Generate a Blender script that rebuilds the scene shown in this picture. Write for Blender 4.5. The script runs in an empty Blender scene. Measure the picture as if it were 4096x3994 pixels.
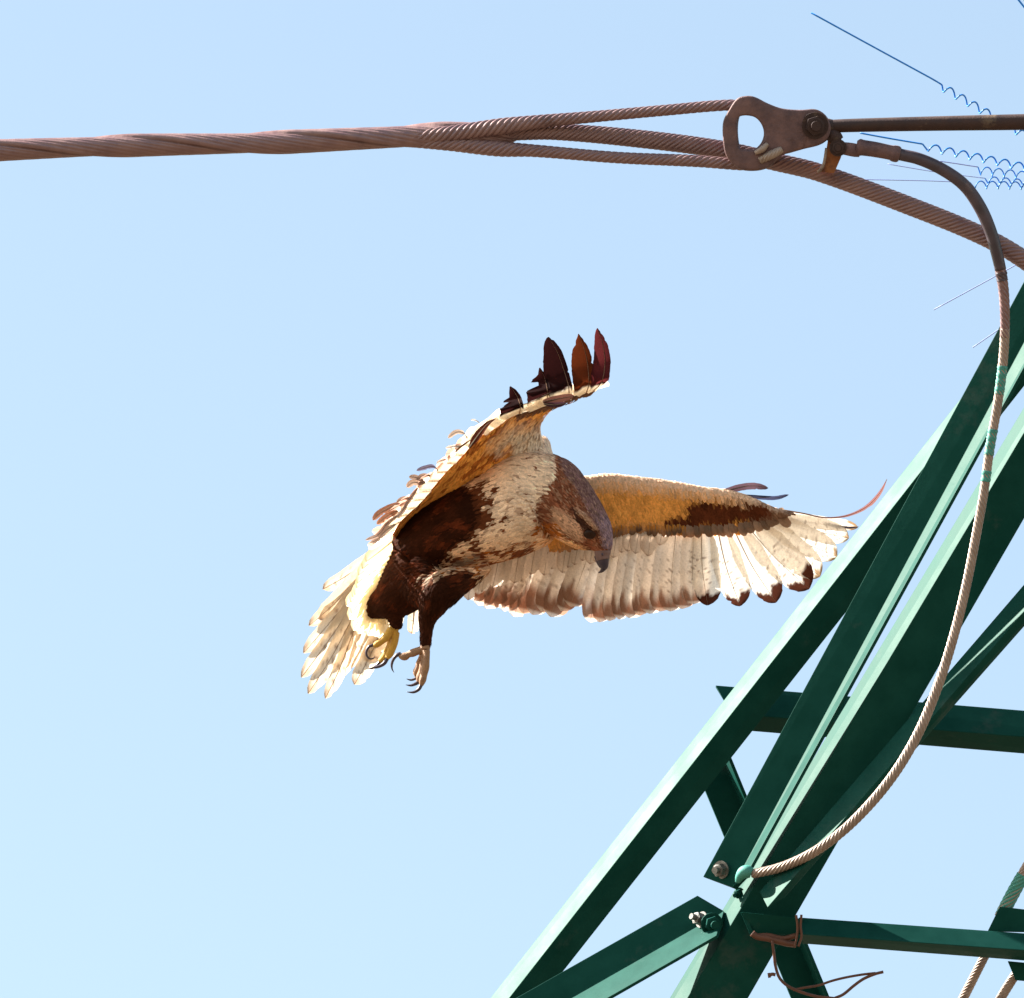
import bpy, bmesh, math, random
import numpy as np
from mathutils import Vector

# ------------------------------------------------------------------ camera, sky, sun
SC = bpy.context.scene
D = 20.0                      # metres from the lens to the tower
S = 0.0005                    # metres per drawing unit at that distance
PITCH = math.radians(28)
CAM = np.array([0.0, 0.0, 1.6])
F_ = np.array([0, math.cos(PITCH), math.sin(PITCH)])
U_ = np.array([0, -math.sin(PITCH), math.cos(PITCH)])
R_ = np.array([1.0, 0, 0])

cam = bpy.data.cameras.new('camera'); cam.sensor_width = 36
cam.lens = 18 / (2048 * S / D); cam.clip_start = 0.5; cam.clip_end = 20000
co = bpy.data.objects.new('camera', cam); SC.collection.objects.link(co)
co.location = CAM; co.rotation_euler = (math.pi / 2 + PITCH, 0, 0)
SC.camera = co

SUN = -0.72 * R_ + 0.58 * U_ + 0.36 * F_
SUN /= np.linalg.norm(SUN)
EL = math.asin(SUN[2]); AZ = math.atan2(SUN[0], SUN[1])
SKY_STRENGTH = 0.05; SUN_STRENGTH = 5.0; EXPOSURE = 2.54
w = bpy.data.worlds.new('World'); SC.world = w; w.use_nodes = True
nt = w.node_tree; nt.nodes.clear()
sky = nt.nodes.new('ShaderNodeTexSky'); sky.sky_type = 'NISHITA'; sky.sun_disc = False
sky.sun_elevation = EL; sky.sun_rotation = AZ
sky.air_density = 1.0; sky.dust_density = 1.0; sky.ozone_density = 1.0
bg = nt.nodes.new('ShaderNodeBackground'); bg.inputs[1].default_value = SKY_STRENGTH
wo = nt.nodes.new('ShaderNodeOutputWorld')
tint = nt.nodes.new('ShaderNodeVectorMath'); tint.operation = 'MULTIPLY'; tint.inputs[1].default_value = (1.42, 1.265, 1.0)   # hazier, paler air than the model's
nt.links.new(sky.outputs[0], tint.inputs[0]); nt.links.new(tint.outputs[0], bg.inputs[0]); nt.links.new(bg.outputs[0], wo.inputs[0])
sl = bpy.data.lights.new('sun', 'SUN'); sl.energy = SUN_STRENGTH; sl.angle = math.radians(0.5)
sl.color = (1.0, 0.95, 0.87)
so = bpy.data.objects.new('sun', sl); SC.collection.objects.link(so)
so.rotation_euler = Vector(SUN).to_track_quat('Z', 'Y').to_euler(); so.location = (0, 0, 60)
SC.view_settings.view_transform = 'Standard'; SC.view_settings.look = 'None'
SC.view_settings.exposure = EXPOSURE; SC.view_settings.gamma = 1
SC.view_settings.use_curve_mapping = False
SC.cycles.max_bounces = 8; SC.cycles.transparent_max_bounces = 8

# ------------------------------------------------------------------ helpers
rng = np.random.default_rng(7)
random.seed(7)
COL = SC.collection

def W(P):
    """drawing units (x right, y down, d away from the lens; 2000 units = 1 m) -> world metres"""
    P = np.asarray(P, float).reshape(-1, 3)
    k = (1 + P[:, 2] * S / D)
    a = (P[:, 0] - 2048) * S * k; b = (1997 - P[:, 1]) * S * k; c = D + P[:, 2] * S
    return CAM + a[:, None] * R_ + b[:, None] * U_ + c[:, None] * F_

def nrm(v): return v / (np.linalg.norm(v, axis=-1, keepdims=True) + 1e-9)

def spline(pts, n):
    """centripetal-ish Catmull-Rom through pts (k,m) resampled to n points"""
    P = np.asarray(pts, float)
    if len(P) == 2:
        t = np.linspace(0, 1, n)[:, None]; return P[0] * (1 - t) + P[1] * t
    seg = np.sqrt(np.linalg.norm(np.diff(P[:, :3], axis=0), axis=1)) ** 1.0 + 1e-6
    seg = seg ** 2
    T = np.concatenate([[0], np.cumsum(seg)])
    m = np.zeros_like(P)
    m[1:-1] = (P[2:] - P[:-2]) / (T[2:] - T[:-2])[:, None]
    m[0] = (P[1] - P[0]) / (T[1] - T[0]); m[-1] = (P[-1] - P[-2]) / (T[-1] - T[-2])
    t = np.linspace(0, T[-1], n)
    i = np.clip(np.searchsorted(T, t, side='right') - 1, 0, len(P) - 2)
    h = (T[i + 1] - T[i]); u = (t - T[i]) / h
    u = u[:, None]; h = h[:, None]
    return ((2*u**3 - 3*u**2 + 1) * P[i] + (u**3 - 2*u**2 + u) * h * m[i]
            + (-2*u**3 + 3*u**2) * P[i + 1] + (u**3 - u**2) * h * m[i + 1])

def empty(name, P, label, cat, group=None):
    o = bpy.data.objects.new(name, None); COL.objects.link(o)
    o.location = W([P])[0]; o.empty_display_size = 0.05
    o['label'] = label; o['category'] = cat
    if group: o['group'] = group
    return o

ORIG = {}
def origin(o):
    v = np.zeros(3)
    while o is not None:
        v = v + np.array(o.location); o = o.parent
    return v

def mesh(name, V, F, mat, parent=None, cols=None, smooth=True, label=None, cat=None, group=None, kind=None, world=False, sharp=None):
    V = np.asarray(V, float) if world else W(V)
    if parent is None:
        o0 = V.mean(axis=0); loc = o0
    else:
        o0 = origin(parent); loc = (0, 0, 0)
    me = bpy.data.meshes.new(name)
    me.from_pydata((V - o0).tolist(), [], [tuple(int(i) for i in f) for f in F])
    if cols is not None:
        a = me.color_attributes.new('Col', 'FLOAT_COLOR', 'POINT')
        c = np.ones((len(V), 4), np.float32); c[:, :3] = np.clip(cols, 0, 1)
        a.data.foreach_set('color', c.ravel())
    if smooth: me.polygons.foreach_set('use_smooth', [True] * len(me.polygons))
    if sharp is not None: me.set_sharp_from_angle(angle=math.radians(sharp))
    me.materials.append(mat); me.update()
    o = bpy.data.objects.new(name, me); COL.objects.link(o)
    if parent is not None: o.parent = parent
    o.location = loc
    if label: o['label'] = label
    if cat: o['category'] = cat
    if group: o['group'] = group
    if kind: o['kind'] = kind
    return o

def grid_faces(n, m, off=0, close=False):
    F = []
    for i in range(n - 1):
        for j in range(m if close else m - 1):
            a = off + i * m + j; b = off + i * m + (j + 1) % m
            F.append((a, b, b + m, a + m))
    return F

def merge(parts):
    Vs, Fs, off = [], [], 0
    for V, F in parts:
        Vs.append(np.asarray(V, float)); Fs += [tuple(i + off for i in f) for f in F]; off += len(V)
    return np.vstack(Vs), Fs

def frames(C):
    """in-plane normal and depth normal along a path of drawing points"""
    T = nrm(np.gradient(C, axis=0))
    z = np.array([0, 0, 1.0])
    N1 = nrm(np.cross(T, z)); N2 = nrm(np.cross(N1, T))
    return T, N1, N2

def tube(pts, n=24, m=14, flat=1.0, cap=True):
    """pts rows x,y,d,r"""
    P = spline(pts, n); C = P[:, :3]; r = np.maximum(P[:, 3], .2)
    T, N1, N2 = frames(C)
    th = np.linspace(0, 2 * np.pi, m, endpoint=False)
    V = (C[:, None] + r[:, None, None] * (np.cos(th)[None, :, None] * N1[:, None] + flat * np.sin(th)[None, :, None] * N2[:, None])).reshape(-1, 3)
    F = grid_faces(n, m, close=True)
    if cap:
        F.append(tuple(range(m))[::-1]); F.append(tuple(range((n - 1) * m, n * m)))
    return V, F

def rope(pts, lobes=7, pitch=7.0, amp=.16, hand=1, per=5, dens=18, twist0=0, offs=None):
    """stranded cable: lobed section that turns along the path; pts rows x,y,d,r"""
    P0 = spline(pts, 200)
    L = np.linalg.norm(np.diff(P0[:, :3], axis=0), axis=1).sum()
    rm = P0[:, 3].mean(); n = int(max(30, L / (rm * pitch) * dens)); n = min(n, 900)
    P = spline(pts, n); C = P[:, :3]; r = P[:, 3]
    T, N1, N2 = frames(C)
    s = np.concatenate([[0], np.cumsum(np.linalg.norm(np.diff(C, axis=0), axis=1))])
    m = lobes * per
    th = np.linspace(0, 2 * np.pi, m, endpoint=False)
    prof = (1 - amp) + amp * np.abs(np.sin(lobes * th / 2)) ** .8
    a = th[None] + hand * 2 * np.pi * s[:, None] / (rm * pitch) + twist0
    rr = r[:, None] * prof[None]
    V = (C[:, None] + rr[..., None] * (np.cos(a)[..., None] * N1[:, None] + np.sin(a)[..., None] * N2[:, None])).reshape(-1, 3)
    F = grid_faces(n, m, close=True)
    F.append(tuple(range(m))[::-1]); F.append(tuple(range((n - 1) * m, n * m)))
    return V, F

# ------------------------------------------------------------------ materials
def newmat(name):
    m = bpy.data.materials.new(name); m.use_nodes = True
    n = m.node_tree; n.nodes.clear()
    out = n.nodes.new('ShaderNodeOutputMaterial')
    return m, n, out

def noise(n, scale, detail=4, rough=.6, coord=None, vec=None):
    t = n.nodes.new('ShaderNodeTexNoise'); t.inputs['Scale'].default_value = scale
    t.inputs['Detail'].default_value = detail; t.inputs['Roughness'].default_value = rough
    c = n.nodes.new('ShaderNodeTexCoord')
    if vec is not None:
        mp = n.nodes.new('ShaderNodeMapping'); mp.inputs['Scale'].default_value = vec
        n.links.new(c.outputs['Object'], mp.inputs[0]); n.links.new(mp.outputs[0], t.inputs['Vector'])
    else:
        n.links.new(c.outputs['Object'], t.inputs['Vector'])
    return t

def ramp(n, src, stops):
    r = n.nodes.new('ShaderNodeValToRGB')
    e = r.color_ramp.elements
    e[0].position, e[0].color = stops[0][0], (*stops[0][1], 1)
    e[1].position, e[1].color = stops[-1][0], (*stops[-1][1], 1)
    for p, c in stops[1:-1]:
        x = e.new(p); x.color = (*c, 1)
    n.links.new(src, r.inputs[0]); return r

def steel(name, c0, c1, c2, rough=.5, metal=0.0, s=40, bump=.15, spec=.4, stint=None, rvar=1.):
    """painted or rusted metal: base, second tone, patch tone"""
    m, n, out = newmat(name)
    b = n.nodes.new('ShaderNodeBsdfPrincipled'); n.links.new(b.outputs[0], out.inputs[0])
    t1 = noise(n, s, 6); r1 = ramp(n, t1.outputs[0], [(.35, c0), (.7, c1)])
    t2 = noise(n, s * .35, 8, .7); r2 = ramp(n, t2.outputs[0], [(.60, (0, 0, 0)), (.68, (1, 1, 1))])
    mx = n.nodes.new('ShaderNodeMixRGB'); n.links.new(r2.outputs[0], mx.inputs[0])
    n.links.new(r1.outputs[0], mx.inputs[1]); mx.inputs[2].default_value = (*c2, 1)
    n.links.new(mx.outputs[0], b.inputs['Base Color'])
    rr = ramp(n, t1.outputs[0], [(.3, (rough - .12 * rvar,) * 3), (.7, (rough + .15 * rvar,) * 3)])
    n.links.new(rr.outputs[0], b.inputs['Roughness'])
    b.inputs['Metallic'].default_value = metal; b.inputs['Specular IOR Level'].default_value = spec
    if stint: b.inputs['Specular Tint'].default_value = (*stint, 1)
    t3 = noise(n, s * 6, 5); bp = n.nodes.new('ShaderNodeBump'); bp.inputs['Strength'].default_value = bump
    bp.inputs['Distance'].default_value = .002
    n.links.new(t3.outputs[0], bp.inputs['Height']); n.links.new(bp.outputs[0], b.inputs['Normal'])
    return m

M = {}
M['green'] = steel('green_paint', (.003, .033, .027), (.006, .046, .038), (.020, .048, .042), rough=.50, s=14, bump=.06, spec=.075, stint=(.40, 1, .70), rvar=.25)
M['greendk'] = M['green']
M['zinc'] = steel('zinc', (.07, .068, .06), (.15, .145, .13), (.10, .07, .05), rough=.45, metal=.3, s=60)
M['rust'] = steel('rusty_iron', (.065, .038, .042), (.150, .084, .078), (.05, .022, .018), rough=.6, s=30, bump=.7, spec=.25)
M['rod'] = steel('rusty_rod', (.026, .014, .014), (.045, .024, .020), (.09, .06, .04), rough=.65, s=35, bump=.35, spec=.25)
M['strap'] = steel('rusty_strap', (.16, .06, .024), (.21, .085, .035), (.08, .03, .02), rough=.7, s=30, bump=.3, spec=.2)
M['strand'] = steel('weathered_strand', (.130, .070, .074), (.190, .108, .102), (.085, .040, .042), rough=.42, metal=.12, s=30, bump=.25, spec=.6)
M['copper'] = steel('pale_strand', (.20, .150, .122), (.29, .225, .19), (.12, .08, .065), metal=.3, rough=.5, s=25, bump=.15, spec=.3)
M['sheath'] = steel('dark_sheath', (.03, .022, .03), (.06, .04, .05), (.08, .05, .05), rough=.5, s=30, bump=.15)
M['tape'] = steel('green_tape', (.03, .17, .14), (.045, .23, .19), (.10, .22, .18), rough=.65, s=40, bump=.2)
M['wire'] = steel('brown_wire', (.065, .022, .011), (.095, .035, .018), (.04, .015, .01), rough=.6, s=40)
M['blue'] = steel('blue_plastic', (.003, .15, .52), (.004, .17, .56), (.003, .13, .47), rough=.4, s=40, bump=.05)
M['paleblue'] = steel('pale_wire', (.18, .22, .48), (.20, .25, .52), (.18, .22, .46), rough=.5, s=40, bump=.05)
M['horn'] = steel('dark_horn', (.020, .012, .022), (.045, .028, .045), (.02, .014, .03), rough=.35, s=60, bump=.1, spec=.5)
M['skin'] = steel('foot_skin', (.20, .105, .055), (.28, .16, .085), (.14, .065, .03), rough=.6, s=90, bump=.6, spec=.3)
M['skin2'] = steel('yellow_foot_skin', (.42, .23, .03), (.50, .29, .05), (.28, .15, .05), rough=.6, s=90, bump=.6, spec=.3)
M['cere'] = steel('cere', (.115, .062, .056), (.16, .09, .08), (.08, .045, .042), rough=.5, s=90, bump=.2)
M['eye'] = steel('eye', (.02, .008, .004), (.03, .012, .006), (.02, .008, .004), rough=.25, s=50, bump=0, spec=.1)

def plumage(name, transl, scale=220, amt=.25):
    m, n, out = newmat(name)
    at = n.nodes.new('ShaderNodeAttribute'); at.attribute_name = 'Col'
    t = noise(n, scale, 4, .65)
    mp = n.nodes.new('ShaderNodeMapRange'); mp.inputs['From Min'].default_value = .3; mp.inputs['From Max'].default_value = .7
    mp.inputs['To Min'].default_value = 1 - amt; mp.inputs['To Max'].default_value = 1 + amt * .6
    n.links.new(t.outputs[0], mp.inputs[0])
    mx = n.nodes.new('ShaderNodeVectorMath'); mx.operation = 'SCALE'
    n.links.new(at.outputs['Color'], mx.inputs[0]); n.links.new(mp.outputs[0], mx.inputs['Scale'])
    b = n.nodes.new('ShaderNodeBsdfPrincipled'); n.links.new(mx.outputs[0], b.inputs['Base Color'])
    b.inputs['Roughness'].default_value = .8; b.inputs['Specular IOR Level'].default_value = .05
    tb = noise(n, scale * 2.2, 3); bp = n.nodes.new('ShaderNodeBump'); bp.inputs['Strength'].default_value = .35
    bp.inputs['Distance'].default_value = .001
    n.links.new(tb.outputs[0], bp.inputs['Height']); n.links.new(bp.outputs[0], b.inputs['Normal'])
    if transl > 0:
        tr = n.nodes.new('ShaderNodeBsdfTranslucent')
        n.links.new(mx.outputs[0], tr.inputs[0])
        ms = n.nodes.new('ShaderNodeMixShader'); ms.inputs[0].default_value = transl
        n.links.new(b.outputs[0], ms.inputs[1]); n.links.new(tr.outputs[0], ms.inputs[2])
        n.links.new(ms.outputs[0], out.inputs[0])
    else:
        n.links.new(b.outputs[0], out.inputs[0])
    return m
M['body'] = plumage('body_plumage', 0, 160)
M['contour'] = plumage('contour_plumage', .2, 260)
M['flight'] = plumage('flight_feather', .5, 300, .15)
M['tailf'] = plumage('tail_feather', .6, 300, .12)

# ------------------------------------------------------------------ ground (below the frame)
m, n, out = newmat('dry_ground'); b = n.nodes.new('ShaderNodeBsdfPrincipled'); n.links.new(b.outputs[0], out.inputs[0])
t = noise(n, .05, 8); r = ramp(n, t.outputs[0], [(.3, (.055, .036, .020)), (.7, (.085, .06, .035))]); n.links.new(r.outputs[0], b.inputs['Base Color'])
b.inputs['Roughness'].default_value = .95
k = 64; a = np.linspace(0, 2 * np.pi, k, endpoint=False)
V = np.stack([3000 * np.cos(a), 3000 * np.sin(a), 0 * a], 1)
mesh('ground', V, [tuple(range(k))], m, world=True, smooth=False, kind='structure')

# ------------------------------------------------------------------ lattice tower
tower = empty('lattice_tower', (3077, 3640, 60), 'green painted steel lattice tower of bolted angle irons at the right of the bird', 'tower')

def ext(a, b, t0=0., t1=1.):
    a = np.array(a, float); b = np.array(b, float); return a + (b - a) * t0, a + (b - a) * t1

def angle(L, C, R, dL, dC, dR, t=17, bev=2.5, label=None, name='angle_iron', parent=None):
    """L-section from its three visible edges (each a pair of points) and their depths"""
    def z(p, d): return np.array([p[0], p[1], d], float)
    ends = []
    T = nrm(z(C[1], dC) - z(C[0], dC))
    for i in (0, 1):
        l, c, r_ = z(L[i], dL), z(C[i], dC), z(R[i], dR)
        ends.append((l, c, r_))
    l, c, r_ = [(ends[0][k] + ends[1][k]) / 2 for k in range(3)]
    n1 = np.cross(T, l - c); n1 = n1 / np.linalg.norm(n1); n1 *= np.sign(n1[2]) or 1
    n2 = np.cross(T, r_ - c); n2 = n2 / np.linalg.norm(n2); n2 *= np.sign(n2[2]) or 1
    V = []
    for l, c, r_ in ends:
        V += [l, c, r_, r_ + n2 * t, c + (n1 + n2) * t, l + n1 * t]
    V = W(np.array(V))
    bm = bmesh.new(); vs = [bm.verts.new(v) for v in V]
    for j in range(6):
        k = (j + 1) % 6; bm.faces.new((vs[j], vs[k], vs[k + 6], vs[j + 6]))
    for q in ((0, 1, 4, 5), (1, 2, 3, 4)):
        bm.faces.new([vs[i] for i in q][::-1]); bm.faces.new([vs[i + 6] for i in q])
    bmesh.ops.recalc_face_normals(bm, faces=bm.faces)
    es = [e for e in bm.edges if e.calc_length() > .15]
    bmesh.ops.bevel(bm, geom=es, offset=bev * S, segments=2, affect='EDGES', profile=.6)
    bm.verts.ensure_lookup_table()
    V = np.array([v.co[:] for v in bm.verts]); F = [[v.index for v in f.verts] for f in bm.faces]
    bm.verts.index_update(); F = [[v.index for v in f.verts] for f in bm.faces]; bm.free()
    return mesh(name, V, F, M['green'], parent or tower, world=True, smooth=False, label=label)

# leg at the left, behind; its ridge faces the lens
angle(ext((1960, 3994), (3815, 1630), -.7, 1.5), ext((2036, 3994), (3664, 1912), -.8, 1.75), ext((2259, 3879), (3345, 2500), -1.2, 2.6), 594, 500, 560)
# brace bolted over the near leg, seen from inside
Cm = ext((2977, 3461), (3975, 1597), -.048, 1.5); Rm = ext((3008, 3457), (3962, 1714), -.025, 1.6)
angle(((2812, 3508), ext((2812, 3508), (4096, 1126), 0, 1.15)[1]), Cm, Rm, 66, 20, -57, t=15)
# near leg
angle(ext((2678, 3994), (4096, 1630), -.7, 1.5), ext((2749, 3994), (4096, 1731), -.7, 1.5), ext((2992, 3994), (4096, 2076), -.8, 1.6), 100, 0, 65, t=20)
# diagonal in front of the near leg
angle(ext((3039, 3567), (3957, 2500), 0, 1.8), ext((3071, 3630), (4051, 2500), 0, 1.7), ext((3140, 3590), (4103, 2500), 0, 1.7), -70, -150, -115, t=14)
# horizontals and the long diagonal behind
angle(((2863, 2742), (4700, 2892)), ((2925, 2856), (4700, 2996)), ((2960, 2922), (4700, 3066)), 775, 700, 790, t=15)
angle(ext((2806, 3127), (3165, 3994), 0, 1.6), ext((2872, 2990), (3284, 3994), 0, 1.6), ext((2894, 2990), (3306, 3994), 0, 1.6), 815, 835, 730, t=14)
angle(((3195, 3670), (4700, 3776)), ((3205, 3738), (4700, 3845)), ((3210, 3776), (4700, 3890)), -25, -95, -5, t=14)
# brace at the lower left
angle(ext((1900, 4085), (2789, 3583), -.8, 1), ext((2132, 4078), (2895, 3645), -.8, 1), ext((2280, 4078), (2865, 3743), -.9, 1), 105, 65, -85, t=14)

def plate(poly, d, t, mat, parent, name, label=None, bev=2, tilt=(0, 0), holes=None):
    poly = np.array(poly, float); c = poly.mean(0)
    dd = d + (poly[:, 0] - c[0]) * tilt[0] + (poly[:, 1] - c[1]) * tilt[1]
    k = len(poly)
    A = np.column_stack([poly, dd]); B = np.column_stack([poly, dd + t])
    V = W(np.vstack([A, B])); bm = bmesh.new(); vs = [bm.verts.new(v) for v in V]
    bm.faces.new(vs[:k]); bm.faces.new(vs[k:][::-1])
    for j in range(k): bm.faces.new((vs[j], vs[(j + 1) % k], vs[(j + 1) % k + k], vs[j + k]))
    bmesh.ops.recalc_face_normals(bm, faces=bm.faces)
    if bev: bmesh.ops.bevel(bm, geom=list(bm.edges), offset=bev * S, segments=2, affect='EDGES', profile=.6)
    bm.verts.index_update(); V = np.array([v.co[:] for v in bm.verts]); F = [[v.index for v in f.verts] for f in bm.faces]; bm.free()
    return mesh(name, V, F, mat, parent, world=True, smooth=False, label=label)

# bracket where the horizontal meets the near leg
plate([(2969, 3649), (3090, 3662), (3214, 3677), (3206, 3740), (3110, 3738), (3008, 3731)], -45, 14, M['green'], tower, 'bracket_plate', tilt=(0, .35))
plate([(2962, 3650), (2975, 3650), (3014, 3729), (3003, 3746)], -50, 40, M['green'], tower, 'bracket_edge')

def hexbolt(P, ax, r, h, parent, mat, washer=True, name='bolt'):
    """hexagonal head with a washer and a shank end, axis ax in drawing space"""
    ax = nrm(np.array(ax, float)); P = np.array(P, float)
    e1 = nrm(np.cross(ax, [0.3, .9, .1])); e2 = np.cross(ax, e1)
    parts = []
    def prism(r, z0, z1, k, r1=None):
        a = np.linspace(0, 2 * np.pi, k, endpoint=False); V = []
        for z, rr in ((z0, r), (z1, r1 or r)):
            V += [P + ax * z + rr * (math.cos(x) * e1 + math.sin(x) * e2) for x in a]
        F = grid_faces(2, k, close=True); F += [tuple(range(k))[::-1], tuple(range(k, 2 * k))]
        return V, F
    if washer: parts.append(prism(r * 1.35, 0, r * .18, 20))
    parts.append(prism(r, r * .18, h, 6)); parts.append(prism(r * .85, h, h * 1.06, 12, r * .7))
    parts.append(prism(r * .5, h, h * 1.7, 12))
    V, F = merge(parts)
    return mesh(name, V, F, mat, parent, smooth=False)
hexbolt((2886, 3480, 42), (-.55, .05, -.83), 27, 30, tower, M['zinc'])
hexbolt((2808, 3680, 34), (-.75, -.25, -.6), 25, 34, tower, M['zinc'])
hexbolt((2846, 3697, 2), (.3, .1, -.95), 34, 30, tower, M['greendk'], name='nut')
hexbolt((2962, 3572, 60), (-.6, .3, -.74), 17, 24, tower, M['greendk'])

# bracket on the right with the stay cables
plate([(3999, 3627), (4300, 3662), (4300, 3735), (3950, 3727)], 40, 90, M['green'], tower, 'bracket_plate', bev=4)
plate([(4030, 3845), (4300, 3870), (4300, 3945), (4062, 3922)], 30, 90, M['green'], tower, 'bracket_plate', bev=4)

# ------------------------------------------------------------------ main cable and its fittings
V, F = rope([(1600, 548, -262, 26), (1900, 542, -262, 28), (2060, 533, -262, 31), (2219, 528, -255, 34), (2547, 555, -235, 37), (2891, 600, -215, 37),
             (3100, 648, -215, 37), (3272, 690, -215, 37), (3600, 810, -215, 38), (3920, 940, -215, 38), (4096, 1040, -215, 38), (4400, 1270, -180, 38)],
            lobes=10, pitch=6.5, amp=.17, per=6, dens=22)
mesh('overhead_cable', V, F, M['strand'], label='thick twisted steel cable running on behind the clevis and down to the right edge', cat='cable')

grip = empty('cable_grip', (1900, 545, -300), 'twisted wire grip wound round the cable at left, forking to the clevis eye', 'cable grip')
# wound part: two bands lying one over the other's edge
Pw = spline([(-900, 655, -262, 39), (-400, 622, -262, 39), (0, 602, -262, 40), (520, 583, -262, 41), (1050, 572, -262, 42), (1500, 553, -262, 44), (1800, 540, -262, 46), (1960, 545, -262, 42), (2040, 552, -262, 24), (2075, 554, -262, 5)], 760)
T, N1, N2 = frames(Pw[:, :3]); s = np.concatenate([[0], np.cumsum(np.linalg.norm(np.diff(Pw[:, :3], axis=0), axis=1))])
mm = 96; th = np.linspace(0, 2 * np.pi, mm, endpoint=False)
ph = 2 * np.pi * (s - s[np.argmin(abs(Pw[:, 0] - 430))]) / 1244
loc = ((th[None, :]) % np.pi) / np.pi
step = 1 - .22 * np.clip((loc - .10) / .9, 0, 1) - .34 * (loc < .05) - .10 * ((loc > .05) & (loc < .10))
fine = 1 + .07 * np.abs(np.sin(th[None, :] * 9)) ** .7
a = th[None] - ph[:, None] * 1.0
rr = Pw[:, 3][:, None] * step * fine * (1.10)
V = (Pw[:, None, :3] + rr[..., None] * (np.cos(a)[..., None] * N1[:, None] + np.sin(a)[..., None] * N2[:, None])).reshape(-1, 3)
F = grid_faces(len(Pw), mm, close=True) + [tuple(range(mm))[::-1], tuple(range((len(Pw) - 1) * mm, len(Pw) * mm))]
mesh('wound_strand', V, F, M['strand'], grip)
V, F = rope([(1560, 556, -275, 26), (1800, 536, -290, 33), (2000, 508, -300, 35), (2150, 488, -300, 28), (2383, 467, -300, 24), (2650, 443, -300, 23), (2920, 421, -300, 23), (2990, 430, -300, 23)],
            lobes=7, pitch=7, amp=.20, per=7, dens=22)
mesh('grip_leg', V, F, M['strand'], grip)
V, F = rope([(1600, 565, -270, 22), (1800, 578, -285, 28), (1990, 596, -300, 32), (2137, 604, -300, 26), (2465, 631, -300, 24), (2800, 646, -300, 25), (2980, 660, -300, 24), (3050, 660, -300, 20)],
            lobes=7, pitch=7, amp=.20, per=7, dens=22)
mesh('grip_leg', V, F, M['strand'], grip)

def zz(pts): return [(2700 + .7148 * x, 250 + .7148 * y) for x, y in pts]
OUT = zz([(300, 270), (345, 205), (400, 188), (450, 195), (520, 230), (600, 258), (700, 266), (780, 262), (830, 285), (865, 335), (870, 385), (850, 430), (800, 462), (720, 482), (650, 502), (600, 517), (570, 545), (520, 587), (450, 605), (370, 600), (325, 570), (285, 520), (270, 450), (268, 340)])
HOLE = zz([(345, 330), (360, 305), (400, 298), (450, 310), (485, 350), (497, 400), (482, 450), (445, 485), (400, 488), (362, 482), (352, 430), (346, 375)])
def closed(pts, n):
    P = np.array(pts, float); P = np.vstack([P[-2:], P, P[:3]])
    k = len(pts); t = np.linspace(0, k, n, endpoint=False); i = t.astype(int); u = (t - i)[:, None]
    p0, p1, p2, p3 = P[i + 1], P[i + 2], P[i + 3], P[i + 4]
    return .5 * ((2 * p1) + (-p0 + p2) * u + (2*p0 - 5*p1 + 4*p2 - p3) * u**2 + (-p0 + 3*p1 - 3*p2 + p3) * u**3)
clevis = empty('thimble_clevis', (3250, 502, -300), 'rusty iron clevis with a round eye joining the cable grip to the rod', 'clevis')
# body: eye plate swept between outer outline and hole with a rounded, grooved rim
def ring(outer, hole, d0, d1, inset, n=120):
    """ring plate with rounded edges between two loops; d0 front, d1 back"""
    O = closed(outer, n)
    H = closed(hole, n)
    c = H.mean(0)
    # match hole points to the outline by angle round the hole centre
    aO = np.unwrap(np.arctan2(O[:, 1] - c[1], O[:, 0] - c[0])); aH = np.arctan2(H[:, 1] - c[1], H[:, 0] - c[0])
    ordr = np.argsort(aH); aHs = aH[ordr]; Hs = H[ordr]
    aa = (aO + np.pi) % (2 * np.pi) - np.pi
    ax_ = np.concatenate([aHs - 2 * np.pi, aHs, aHs + 2 * np.pi]); hx = np.tile(Hs[:, 0], 3); hy = np.tile(Hs[:, 1], 3)
    Hm = np.column_stack([np.interp(aa, ax_, hx), np.interp(aa, ax_, hy)])
    dirv = nrm(Hm - O); Ld = np.linalg.norm(Hm - O, axis=1)[:, None]
    loops = []
    th_ = d1 - d0
    for f, dd in ((0, .3), (.03, .1), (.10, 0), (.5, .06), (.88, .02), (.96, .1), (1, .35), (1, .65), (.96, .9), (.88, 1), (.1, 1), (.03, .9), (0, .7)):
        q = O + dirv * Ld * f
        loops.append(np.column_stack([q, np.full(n, d0 + th_ * dd)]))
    V = np.vstack(loops); k = len(loops); F = []
    for i in range(k):
        j = (i + 1) % k
        for a in range(n):
            b = (a + 1) % n; F.append((i * n + a, i * n + b, j * n + b, j * n + a))
    return V, F
V, F = ring(OUT, HOLE, -352, -322, 0); mesh('eye_plate', V, F, M['rust'], clevis, sharp=50)
V, F = ring([(x + 3, y + 2) for x, y in OUT], HOLE, -278, -250, 0); mesh('eye_plate', V, F, M['rust'], clevis, sharp=50)
# saddle between the plates
sx = spline([(*p, -300) for p in zz([(480, 255), (400, 232), (340, 270), (318, 340), (322, 450), (350, 535), (420, 560), (500, 520)])], 50)
V, F = tube(np.column_stack([sx, np.full(50, 26.)]), 50, 14, flat=1.3); mesh('saddle', V, F, M['rust'], clevis)
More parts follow.
